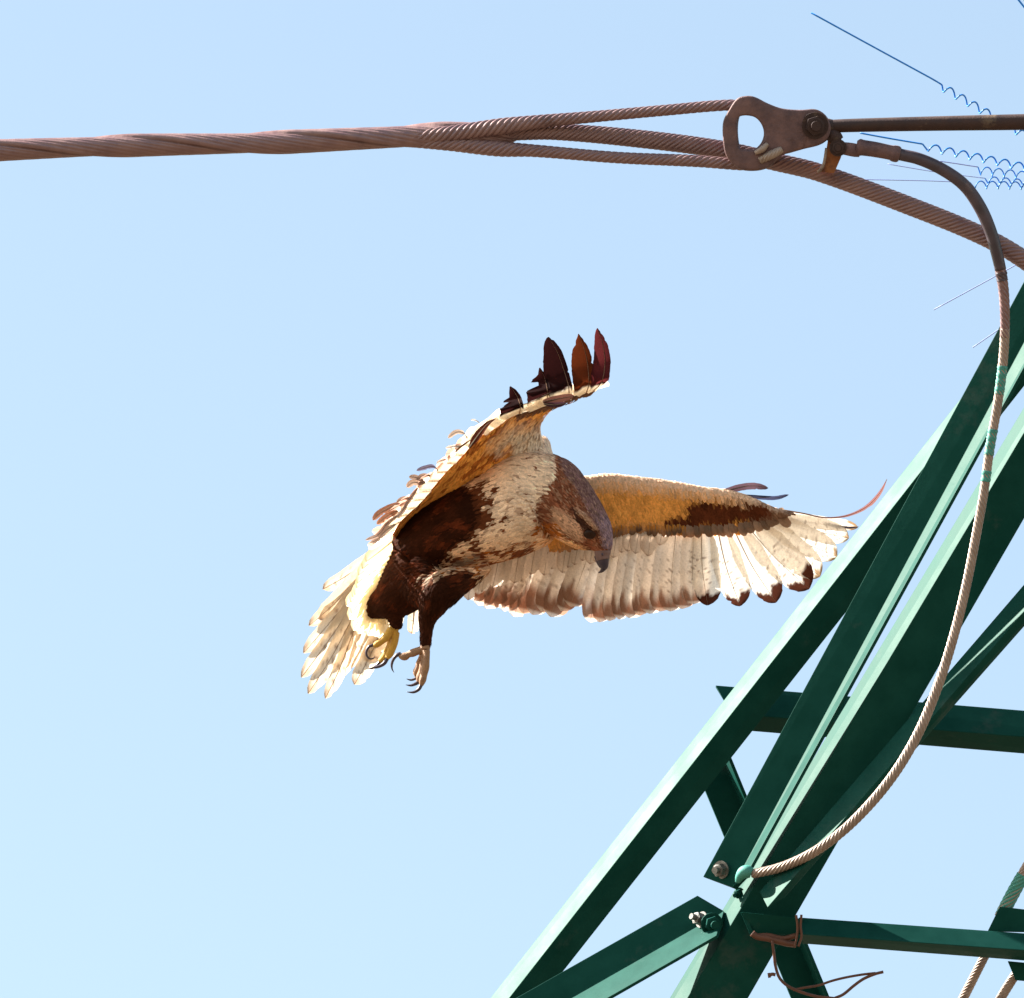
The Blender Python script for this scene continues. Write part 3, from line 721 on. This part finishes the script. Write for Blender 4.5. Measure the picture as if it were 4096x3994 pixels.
# ===== outstretched wing, right of the head
WB, WT = DB + 120, DB - 60
def d2(x): return np.interp(x, [-300, 0, 1000, 1900], [DB + 60, DB + 130, DB + 40, DB - 80])
def g2(x, y, dd=0): return (*q2(x, y), d2(x) + dd)
lead = [g2(x, y, -40) for x, y in ((60, 150), (200, 146), (330, 134), (500, 152), (700, 178), (850, 207), (1000, 225), (1110, 258), (1250, 322), (1360, 352))]
up2 = [g2(x, y + s * .8, -48) for x, y, s in ((40, 190, 0), (200, 190, 0), (340, 182, 0), (510, 200, 0), (710, 226, 0), (860, 250, 0), (1000, 262, 0), (1110, 285, 0), (1240, 340, 0), (1340, 360, 0))]
mid2 = [g2(x, y, -26) for x, y in ((0, 360), (200, 330), (340, 320), (510, 330), (700, 340), (850, 350), (990, 350), (1100, 350), (1215, 370), (1320, 368))]
low2 = [g2(x, y, 0) for x, y in ((-20, 560), (200, 520), (340, 480), (500, 455), (680, 455), (840, 455), (960, 452), (1080, 440), (1190, 412), (1300, 376))]
top2 = [(x, y + 8, d + 40) for x, y, d in lead]
V, F = skin([top2, lead, up2, mid2, low2], 90, 34)
def cwing2(P, jit=6, seed=3, soft=5):
    if soft:
        g = np.random.default_rng(seed + 90); return sum(cwing2(P + np.column_stack([g.normal(0, 8, (len(P), 2)), np.zeros(len(P))]), jit, seed + q_, 0) for q_ in range(soft)) / soft
    g = np.random.default_rng(seed); x = (P[:, 0] - 2200) / .7168 + g.normal(0, jit, len(P)); y = (P[:, 1] - 1800) / .7168 + g.normal(0, jit, len(P))
    n1 = hnoise(P, 30, 31)[:, None]
    c = np.array([.96, .43, .105]) * (.74 + .5 * n1)
    le = np.interp(x, [60, 330, 700, 1000, 1360], [150, 134, 178, 225, 350])
    pale = np.clip(1 - (y - le - 25) / np.interp(x, [200, 900], [75, 40]), 0, 1)[:, None]
    c = c * (1 - pale) + np.array([.84, .58, .41]) * pale
    low = np.clip((y - np.interp(x, [0, 300, 500, 700], [520, 400, 380, 390])) / 50, 0, 1)[:, None] * (x < 720)[:, None]; c = c * (1 - low) + np.array([.42, .21, .11]) * low
    k = ((x - 915) / 200) ** 2 + ((y - 350) / 84) ** 2 < .85 + .9 * (hnoise(P, 28, 33) - .5)
    k |= ((x - 1130) / 110) ** 2 + ((y - 335) / 42) ** 2 < 1
    k |= ((x - 740) / 95) ** 2 + ((y - 400) / 42) ** 2 < .6 + .8 * hnoise(P, 20, 34)
    c[k] = (np.array([.10, .026, .010]) * (.45 + 1.3 * hnoise(P, 22, 35)[:, None]))[k]
    k2 = ~k & (x > 1090) & (y > 330); c[k2] = np.array([.26, .15, .10]) * (.8 + .4 * n1[k2])
    st = (hnoise(P, 9, 37) > .83) & ~k; c[st] = c[st] * .45
    return c
wing = mesh('wing', V, F, M['contour'], bird, cols=cwing2(V, 2))
FQ = np.array(F)
scatter('lining_feathers', V, FQ, 5200, lambda P: np.where(P[:, 1] < 1800 + .7168 * (np.interp((P[:, 0] - 2200) / .7168, [60, 330, 700, 1000, 1360], [150, 134, 178, 225, 350]) + 40), 16.0, 30.0), lambda P: np.tile([.25, 1.0, .1], (len(P), 1)), cwing2, wing, M['contour'], side=np.array([0, .15, -1.0]), seed=5, lift=.06, aspect=.5)

# greater coverts: a row of rounded brown feathers
cov = [(x, np.interp(x, [330, 500, 700, 840, 960, 1080, 1190, 1300], [440, 425, 425, 425, 425, 412, 385, 352])) for x in np.linspace(330, 1290, 30)]
for i, (x, y) in enumerate(cov):
    if x < 700 and i % 3 == 0: continue
    dark = np.array([.32, .20, .135]) * rng.uniform(.7, 1.3)
    ln = rng.uniform(50, 88); x += rng.normal(0, 8); y += rng.normal(0, 7); sl = np.interp(x, [330, 800, 1300], [-.28, .05, .55])
    feather('covert_feather', [g2(x - sl * 20, y - 30, -8), g2(x, y + ln * .4, -14), g2(x + sl * ln * .9, y + ln * .85, -6)], rng.uniform(16, 25) if x < 780 else rng.uniform(30, 42), (1, 0, .12), vane(dark, fringe=C_WHITE * .8, wob=.02) if x > 780 else vane(C_OCHRE * .75, tip=dark * .8, t_tip=.42, soft=.3, wob=.05), wing, M['flight'], lead=.5, n=14, m=7, seed=i, splits=0, rachis=1.5)

PR_B = np.array([.87, .79, .69]); TIPB = np.array([.060, .018, .010])
prim = [  # base, tip, width, dark tip start
    ((845, 430), (880, 868), 118, .86), ((930, 430), (1062, 872), 122, .87), ((1015, 425), (1262, 852), 128, .84), ((1090, 415), (1448, 775), 126, .84),
    ((1150, 400), (1508, 706), 108, .93), ((1200, 390), (1602, 598), 98, .95), ((1240, 376), (1668, 492), 82, .95), ((1265, 360), (1718, 433), 44, .90)]
for i, (b, t, wd, tt) in enumerate(prim):
    bx, by = b; tx, ty = t; dx, dy = tx - bx, ty - by; L = math.hypot(dx, dy); px, py = -dy / L, dx / L
    bow = -.03 * L
    ctrl = [g2(bx, by, 16 + i * 2), g2(bx + dx * .5 - px * bow, by + dy * .5 - py * bow, 26 + i * 2), g2(tx, ty, 46 + i * 2)]
    feather('primary_feather', ctrl, wd * (1.02 if i < 3 else 1.2), (px, py, .16), vane(PR_B, tip=TIPB if i < 4 else (.35, .22, .12), t_tip=tt, bars=7.0, barc=(.20, .12, .08), barw=.08, soft=.03), wing, M['flight'],
            lead=.60, seed=20 + i, n=44, m=13, splits=1, rcol=(.62, .48, .36), rachis=2.2, camber=.10)
# leading primary, curled up at the tip, and the thin bent ones
feather('primary_feather', [g2(1180, 318, 10), g2(1400, 352, 10), g2(1540, 378, 0), g2(1660, 366, -20), g2(1770, 315, -40), g2(1840, 240, -60), g2(1880, 163, -70)], 30 * .7168, (.5, .85, .35), vane((.20, .09, .08), edge=(.03, .04, .10)), wing, M['flight'], lead=.5, seed=41,
        tab=[(0, .3), (.4, .5), (.65, .7), (.8, 1), (.92, .7), (1, .05)], roll=.45, rachis=3)
feather('primary_feather', [g2(1500, 385, 50), g2(1590, 418, 50), g2(1660, 434, 45), g2(1722, 429, 40)], 20 * .7168, (.2, .5, .8), vane((.05, .06, .14)), wing, M['flight'], lead=.5, seed=42, splits=0)
feather('alula_feather', [g2(950, 236, -30), g2(1090, 204, -36), g2(1160, 203, -20), g2(1218, 213, -24)], 42 * .7168, (.1, 1, .5), vane((.07, .04, .05)), wing, M['flight'], lead=.5, seed=43, splits=1)
feather('alula_feather', [g2(1030, 252, -40), g2(1180, 266, -36), g2(1260, 268, -20), g2(1332, 250, -26)], 26 * .7168, (.1, 1, .5), vane((.035, .04, .08)), wing, M['flight'], lead=.5, seed=44, splits=0)

# secondaries and tertials, hidden at their roots by the lining, the head and the breast
tips = [(800, 862), (735, 888), (672, 902), (612, 902), (555, 915), (498, 925), (440, 938), (385, 946), (330, 955), (275, 962), (222, 962), (150, 912), (90, 885)]
tipsE = [(800, 690), (735, 700), (660, 765), (590, 745), (520, 770), (450, 755), (385, 775), (320, 745), (250, 730), (190, 710), (130, 690), (80, 655), (40, 620)]
tp = [q2(*p) for p in tips[:11]] + [(1850 + .5376 * x, 2050 + .5376 * y) for x, y in [(800, 700), (735, 735), (655, 778), (590, 740), (520, 762), (450, 750), (380, 775), (305, 735), (240, 706), (175, 715), (115, 692), (60, 650)]]
ns = len(tp)
for i, (x, y) in enumerate(tp):
    f = i / (ns - 1)
    bx, by = q2(*[(800 - f * 1050), np.interp(f, [0, .35, .7, 1], [420, 420, 330, 330])])
    bx = max(bx, 2080 - 60 * f) if f > .8 else bx
    d0 = d2((bx - 2200) / .7168); L = math.hypot(x - bx, y - by)
    # colour: cream vane, smoky brown towards the tip with a pale fringe
    bx += rng.normal(0, 12); bw = rng.normal(4, 8)
    ctrl = [(bx, by, d0 + 18 + 2.2 * i), ((bx + x) / 2 + bw, (by + y) / 2, d0 + 22 + 2.2 * i), (x, y, d0 + 46 + 2.2 * i)]
    feather('secondary_feather', ctrl, (102 + 12 * f) * rng.uniform(.85, 1.25), (1, .25, .12), vane(np.array([.90, .81, .72]) * (1 - .10 * f), tip=np.array([.34, .19, .13]) * rng.uniform(.85, 1.2), t_tip=.80 - .06 * f, soft=.10, bars=rng.uniform(7, 10), barc=(.26, .17, .12), barw=.09, fringe=(.85, .74, .66), bar_from=.25, wob=.05),
            wing, M['flight'], lead=.42, seed=60 + i, n=40, m=11, splits=3, rcol=(.66, .54, .43), rachis=1.6, roll=rng.normal(0, .05), tab=[(0, .5), (.2, .9), (.6, 1), (.86, .95), (.94, .72), (.98, .42), (1, .10)])
# under-coverts hanging over the secondary roots
for i in range(26):
    f = i / 25; x = 2640 - f * 760; y = np.interp(x, [1880, 2050, 2250, 2450, 2640], [2330, 2265, 2215, 2170, 2140]) + rng.normal(0, 6)
    x += rng.normal(0, 5); d0 = d2((x - 2200) / .7168)
    feather('covert_feather', [(x + 25, y - 110, d0 + 6), (x + 8, y - 20, d0 - 2), (x - 6, y + rng.uniform(45, 75), d0 + 12)], 62, (1, .2, .05), vane(np.array([.84, .73, .63]) * rng.uniform(.88, 1.08), fringe=(.40, .26, .19), edge=(.62, .48, .38)), wing, M['flight'], lead=.5, n=18, m=7, seed=100 + i, splits=1, rachis=1.6, rcol=(.5, .36, .27))

# ===== raised wing, upper left
A1 = [(2378, 1561, -250), (2290, 1588, -250), (2196, 1619, -250), (2135, 1640, -250), (2050, 1664, -250), (1986, 1711, -250), (1907, 1757, -250), (1856, 1818, -240), (1790, 1884, -220), (1734, 1950, -200), (1690, 2003, -180), (1600, 2090, -120), (1570, 2140, -60)]
B1_ = [(2376, 1571, -235), (2284, 1607, -210), (2208, 1638, -160), (2172, 1668, -90), (2157, 1715, -30), (2172, 1770, 20), (2150, 1860, 0), (2080, 1900, 0), (2000, 1940, 0), (1930, 1970, 0), (1870, 2000, 20), (1810, 2025, 40), (1750, 2050, 60), (1690, 2080, 100), (1620, 2120, 140), (1590, 2160, 160)]
K1 = [(2378, 1566, -240), (2290, 1600, -225), (2202, 1634, -190), (2160, 1680, -130), (2120, 1722, -110), (2060, 1760, -120), (1990, 1805, -120), (1920, 1855, -115), (1860, 1900, -100), (1800, 1945, -80), (1740, 1985, -60), (1685, 2022, -30), (1608, 2104, 20), (1580, 2150, 60)]
sh = lambda R: [(x, y, d + DB) for x, y, d in R]
V, F = skin([sh(A1), sh(K1), sh(B1_)], 80, 30)
def cwing1(P, jit=5, seed=6):
    g = np.random.default_rng(seed); n = len(P)
    a = nrm(np.array([[.75, -.62]]))[0]
    s_ = P[:, 0] * a[0] + P[:, 1] * a[1]; r_ = -P[:, 0] * a[1] + P[:, 1] * a[0]
    Q = np.column_stack([s_ * .35, r_ * 1.6, P[:, 2] * .5])
    n1 = hnoise(Q, 30, 41)[:, None]
    c = C_OCHRE * np.array([1.1, 1.1, 1.1]) * (.72 + .55 * n1)
    rust = (hnoise(Q, 22, 43) > .62)[:, None]; c = np.where(rust, C_RUST * 1.15, c)
    pale = np.clip((P[:, 0] - 1960) / 150 + (hnoise(P, 40, 45) - .5), 0, .92)[:, None] * np.clip((P[:, 1] - 1650) / 90, 0, 1)[:, None]; c = c * (1 - pale) + np.array([.76, .62, .48]) * pale
    dk = (P[:, 0] + g.normal(0, jit, n) > 2060) & (P[:, 1] + g.normal(0, jit, n) < 1650 - (P[:, 0] - 2150) * .25); c[dk] = np.array([.20, .10, .06])
    return c
wing1 = mesh('wing', V, F, M['body'], bird, cols=cwing1(V, 2))
scatter('lining_feathers', V, np.array(F), 2600, lambda P: np.full(len(P), 24.0), lambda P: np.tile([-.8, .55, .2], (len(P), 1)), cwing1, wing1, M['body'], side=np.array([.5, .3, -1.0]), seed=8, lift=.16, aspect=.36, off=4)

def r3(pts): return [(*q3(x, y), DB - 830 + d) for x, y, d in pts]
WHT = np.array([.88, .80, .68]); DKT = np.array([.012, .003, .003])
DK2 = np.array([.16, .05, .02])
RID = (.93, -.36, 0)
# the six fingers at the tip: bases run away from the lens along the white strip, tips bend up
def finger(tip, mids, base, wl, wr, col, seed, tt=.40, label=None, splits=2, roll=0):
    ctrl = r3([base] + mids + [tip])
    feather('primary_feather', ctrl, 60, RID, vane(WHT, tip=col, t_tip=tt, soft=.05, wob=.02), wing1, M['flight'], seed=seed, wl=wl, wr=wr, n=46, m=11, splits=splits, rcol=(.5, .3, .2), camber=.12, label=label, roll=roll)
s_ = .4202
finger((1640, 150, 470), [(1690, 640, 455), (1712, 470, 470), (1690, 300, 470)], (1594, 757, 585), [(0, 20), (.25, 40), (.42, 52), (.62, 46), (.8, 36), (.92, 22), (.97, 12), (1, 1)], [(0, 8), (.22, 16), (.42, 24), (.62, 24), (.8, 19), (.93, 9), (1, 1)], np.array([.060, .010, .011]), 201, tt=.27)
finger((1460, 205, 490), [(1560, 670, 470), (1545, 480, 490), (1510, 330, 490)], (1530, 775, 585), [(0, 30), (.25, 62), (.4, 66), (.62, 66), (.78, 54), (.86, 42), (.88, 28), (.93, 22), (.97, 8), (1, 1)], [(0, 8), (.25, 18), (.45, 22), (.65, 22), (.8, 18), (.93, 8), (1, 1)], np.array([.050, .010, .003]), 202, tt=.27, splits=6)
finger((1172, 235, 500), [(1365, 700, 470), (1325, 560, 500), (1255, 370, 505)], (1370, 835, 585), [(0, 50), (.25, 80), (.4, 84), (.62, 82), (.8, 62), (.92, 42), (.97, 26), (1, 8)], [(0, 8), (.3, 14), (.6, 18), (.8, 18), (.93, 12), (1, 2)], DKT, 203, tt=.30)
finger((1094, 528, 520), [(1165, 750, 470), (1140, 630, 510)], (1160, 890, 585), [(0, 70), (.3, 88), (.6, 84), (.66, 80), (.68, 30), (.76, 30), (.79, 58), (.87, 48), (.90, 20), (.95, 12), (1, 3)], [(0, 8), (.4, 12), (.7, 12), (.9, 6), (1, 1)], DKT * 1.1, 204, tt=.36, splits=0, label='broken dark primary feather with a ragged notch')
finger((812, 706, 520), [(905, 880, 470), (870, 790, 510)], (900, 968, 585), [(0, 70), (.3, 92), (.58, 84), (.62, 66), (.66, 60), (.69, 40), (.73, 60), (.79, 56), (.82, 30), (.9, 22), (1, 3)], [(0, 8), (.4, 12), (.7, 14), (.9, 10), (1, 1)], DKT * 1.1, 205, tt=.36, splits=0, label='broken dark primary feather with a ragged end')
feather('primary_feather', r3([(420, 1290, 330), (520, 1150, 400), (600, 1060, 420), (668, 1018, 430)]), 34, (.5, .5, -.5), vane((.09, .02, .008)), wing1, M['flight'], lead=.5, seed=206, splits=0, tab=[(0, .3), (.3, .9), (.55, 1), (.8, .7), (1, .1)])
feather('alula_feather', r3([(1130, 870, 250), (1220, 880, 230), (1290, 875, 215), (1345, 862, 205)]), 20, (.2, 1, .3), vane((.05, .022, .03)), wing1, M['flight'], lead=.5, seed=207, splits=1)
feather('alula_feather', r3([(1120, 850, 250), (1240, 828, 240), (1330, 812, 240), (1420, 795, 240)]), 30, (.2, 1, .3), vane((.07, .028, .02)), wing1, M['flight'], lead=.5, seed=208, splits=1)

# the pale strip: the underside of the secondaries seen almost along their length
Apath = spline(A1, 100)
Upath = spline([(2400, 1530, -330), (2290, 1545, -330), (2200, 1578, -330), (2110, 1612, -330), (2030, 1646, -330), (1967, 1672, -330), (1900, 1716, -330), (1852, 1768, -330), (1800, 1820, -330), (1745, 1878, -330), (1695, 1925, -330), (1640, 1985, -330), (1580, 2045, -330), (1530, 2105, -330), (1495, 2170, -330)], 100)
for i in range(22):
    f = .02 + .95 * i / 21; k = int(f * 99)
    a = Apath[k] + [0, 0, DB]; b = Upath[min(99, k + 3)] + [0, 0, DB]
    e = b + (b - a) * np.array([.12, .12, .05]) + np.array([-rng.uniform(2, 8), rng.uniform(0, 6), -10])
    if f > .45: e = e + np.array([-rng.uniform(4, 20), rng.uniform(-4, 10), 0])
    bc = WHT * rng.uniform(.88, 1.02)
    ta = Apath[max(0, k - 3)] - Apath[min(99, k + 3)]
    feather('secondary_feather', [a + (a - b) * .03 + [0, 0, 6], (a + b) / 2 + [0, 0, -4 - .3 * i], b, e], 150 if f < .45 else 110, ta, vane(bc, tip=np.array([.42, .25, .19]) * rng.uniform(.8, 1.3) if f > .5 else bc * .9, t_tip=.72, soft=.12, edge=(.62, .50, .42)), wing1, M['flight'], lead=.5, seed=220 + i, n=22, m=9, splits=3, camber=.02, rcol=(.7, .58, .46), rachis=1.5, tab=[(0, .95), (.3, 1), (.75, .95), (.9, .7), (1, .15)])
# loose tips breaking the upper outline
C_ = lambda x, y, d: (1450 + .3151 * x, 1650 + .3151 * y, DB + d)
loose = [([(1330, 330), (1280, 260), (1190, 250), (1085, 325)], 34, (.50, .38, .30)), ([(1260, 440), (1180, 430), (1110, 440), (1055, 458)], 24, (.84, .78, .70)), ([(1480, 130), (1430, 100), (1375, 95)], 14, (.84, .78, .72)),
         ([(960, 740), (900, 685), (800, 700), (685, 738)], 30, (.16, .14, .22)), ([(860, 800), (760, 800), (680, 860)], 26, (.40, .26, .20)), ([(800, 900), (700, 830), (590, 818)], 40, (.30, .20, .15)), ([(780, 900), (640, 890), (560, 950)], 44, (.44, .31, .23)),
         ([(640, 1100), (520, 1090), (430, 1140)], 26, (.40, .27, .20)), ([(470, 1150), (330, 1215), (200, 1290), (130, 1370)], 46, (.28, .13, .08)), ([(450, 1250), (320, 1310), (180, 1420)], 40, (.40, .19, .11)),
         ([(460, 1300), (330, 1400), (190, 1560), (35, 1622)], 30, (.50, .36, .29)), ([(420, 1420), (300, 1500), (180, 1620), (90, 1660)], 36, (.60, .48, .40)), ([(560, 1180), (500, 1260), (440, 1340)], 30, (.55, .42, .36)),
         ([(700, 960), (600, 1100), (520, 1230)], 26, (.42, .29, .24)), ([(1370, 350), (1270, 420), (1170, 510)], 14, (.22, .11, .06)), ([(1060, 600), (1000, 610), (940, 645)], 20, (.84, .76, .68))]
for i, (pts, wd, c) in enumerate(loose):
    feather('secondary_feather', [C_(x, y, -345 - 6 * j) for j, (x, y) in enumerate(pts)], wd * .62, (.55, .8, -.3), vane(c, fringe=np.minimum(1, np.array(c) * 1.5)), wing1, M['flight'], lead=.5, seed=260 + i, n=18, m=7, splits=3, rcol=(.4, .3, .22), rachis=1.8)

# ===== tail
def g1(x, y, d): return (*q(x, y), DB + d)
tailm = [([(560, 1020, 200), (420, 1150, 260), (270, 1260, 320), (168, 1318, 350)], 66), ([(550, 1040, 200), (380, 1210, 265), (240, 1360, 320), (140, 1455, 350)], 70), ([(540, 1060, 195), (360, 1250, 265), (210, 1400, 325), (102, 1492, 360)], 62),
         ([(530, 1080, 195), (350, 1300, 270), (190, 1490, 330), (76, 1622, 370)], 66), ([(520, 1100, 195), (340, 1350, 275), (190, 1570, 340), (66, 1738, 380)], 70), ([(500, 1150, 200), (340, 1400, 280), (210, 1640, 340), (98, 1815, 385)], 70),
         ([(480, 1180, 205), (350, 1430, 285), (250, 1690, 345), (180, 1838, 390)], 62), ([(460, 1250, 215), (380, 1460, 290), (300, 1620, 340), (240, 1740, 380)], 66), ([(470, 1300, 220), (410, 1480, 295), (350, 1600, 340), (290, 1690, 370)], 60),
         ([(500, 1340, 225), (450, 1500, 290), (390, 1640, 330), (318, 1772, 370)], 78), ([(540, 1340, 230), (500, 1480, 290), (430, 1580, 320), (370, 1660, 340)], 74), ([(600, 1360, 235), (600, 1440, 280), (596, 1490, 300), (590, 1530, 310)], 52)]
for i, (pts, wd) in enumerate(tailm):
    feather('tail_feather', [g1(*p) for p in pts], wd * 1.02, (.75, .66, .12), vane(np.array([.70, .58, .44]), tip=(.45, .30, .20), t_tip=.93, bars=9, barc=(.22, .13, .09), barw=.10, bar_from=.35, edge=(.78, .64, .48), wob=.02), bird, M['tailf'], lead=.45, seed=300 + i, n=40, m=9, splits=4, rcol=(.62, .46, .32),
            tab=[(0, .5), (.25, .85), (.6, 1), (.9, .85), (.96, .6), (.985, .4), (1, .1)])
# under-tail coverts, glowing cream along the vent
for i in range(20):
    f = i / 19; bx, by = np.interp(f, [0, .5, 1], [545, 440, 480]), np.interp(f, [0, .5, 1], [1050, 1240, 1400])
    tx, ty = np.interp(f, [0, .3, .5, .75, 1], [375, 330, 290, 330, 430]), np.interp(f, [0, .3, .5, .75, 1], [1200, 1330, 1430, 1520, 1540])
    feather('tail_covert', [g1(bx, by, 120 + 60 * f), g1((bx + tx) / 2 - 6, (by + ty) / 2, -10 + 170 * f), g1(tx + rng.normal(0, 8), ty + rng.normal(0, 12), -150 + 340 * f)], 66, (.75, .66, .1), vane(np.array([.84, .73, .52]) * rng.uniform(.92, 1.05), edge=(.85, .68, .40)), bird, M['tailf'], lead=.5, seed=340 + i, n=18, m=7, splits=3, rachis=1.6, rcol=(.7, .5, .3))

# ===== feet
def f4(pts, base): return [(*q4(x, y), DB + base + d, r * .4608) for x, y, d, r in pts]
def foot(toes, talons, base, mat, label=None):
    Vs = [tube(f4(p, base), 30, 14) for p in toes]
    V, F = merge(Vs)
    # fuse toes and shank into one skin
    me = bpy.data.meshes.new('tmp'); me.from_pydata((V * S).tolist(), [], [tuple(map(int, f)) for f in F]); me.update()
    to = bpy.data.objects.new('tmp', me); COL.objects.link(to)
    md = to.modifiers.new('r', 'REMESH'); md.mode = 'VOXEL'; md.voxel_size = 2.2 * S
    m2 = to.modifiers.new('s', 'SMOOTH'); m2.factor = .5; m2.iterations = 3
    dg = bpy.context.evaluated_depsgraph_get(); ev = to.evaluated_get(dg); em = ev.to_mesh()
    k = len(em.vertices); V = np.zeros(k * 3); em.vertices.foreach_get('co', V); V = V.reshape(-1, 3) / S; F = [tuple(p.vertices) for p in em.polygons]
    ev.to_mesh_clear(); bpy.data.objects.remove(to); bpy.data.meshes.remove(me)
    o = mesh('foot', V, F, mat, bird, label=label)
    for p in talons:
        V, F = tube(f4(p, base), 20, 10); mesh('talon', V, F, M['horn'], o)
foot([[(1205, 1090, 0, 40), (1200, 1150, 0, 44), (1190, 1195, -5, 46)],
      [(1195, 1190, 0, 40), (1130, 1205, -5, 34), (1085, 1222, -8, 36), (1050, 1235, -8, 28), (1020, 1252, -8, 36), (985, 1248, -8, 28), (968, 1240, -8, 14)],
      [(1190, 1200, 20, 36), (1165, 1270, 30, 32), (1150, 1310, 30, 36), (1135, 1350, 30, 30), (1122, 1385, 30, 34), (1130, 1430, 30, 24)],
      [(1200, 1200, 0, 36), (1190, 1280, -6, 32), (1180, 1330, -8, 36), (1165, 1380, -8, 30), (1150, 1430, -8, 34), (1138, 1475, -8, 22)],
      [(1205, 1200, -20, 34), (1205, 1290, -30, 30), (1198, 1350, -32, 34), (1185, 1410, -32, 30), (1172, 1460, -32, 32), (1160, 1505, -32, 18)]],
     [[(985, 1228, -8, 18), (950, 1240, -8, 17), (920, 1275, -8, 14), (905, 1320, -8, 11), (908, 1360, -8, 7), (925, 1392, -8, 2)],
      [(1130, 1428, 30, 14), (1105, 1446, 28, 12), (1070, 1456, 26, 9), (1032, 1446, 24, 2)],
      [(1145, 1470, -8, 17), (1110, 1490, -10, 15), (1070, 1503, -12, 10), (1025, 1498, -14, 2)],
      [(1160, 1500, -32, 17), (1140, 1535, -34, 16), (1095, 1562, -36, 11), (1035, 1560, -38, 2)]], -112, M['skin'])
foot([[(965, 880, 0, 30), (945, 960, 0, 36), (920, 1030, 0, 44)],
      [(900, 1010, -10, 30), (860, 1080, -14, 34), (815, 1120, -14, 30), (770, 1150, -14, 30), (745, 1165, -14, 16)],
      [(930, 1040, 10, 38), (905, 1120, 14, 40), (890, 1170, 14, 36), (865, 1220, 14, 38), (835, 1265, 14, 34), (800, 1300, 14, 26)],
      [(940, 1040, 0, 36), (925, 1130, 0, 36), (905, 1190, 0, 34), (885, 1235, 0, 32), (862, 1270, 0, 20)]],
     [[(748, 1152, -14, 15), (710, 1165, -14, 14), (686, 1205, -14, 12), (688, 1245, -14, 10), (715, 1272, -14, 8), (745, 1268, -14, 6), (760, 1250, -14, 2)],
      [(868, 1265, 0, 18), (840, 1310, 0, 18), (795, 1338, 0, 14), (745, 1350, 0, 9), (692, 1362, 0, 2)],
      [(800, 1300, 14, 14), (770, 1335, 12, 13), (735, 1355, 10, 9), (705, 1360, 10, 2)]], 55, M['skin2'])
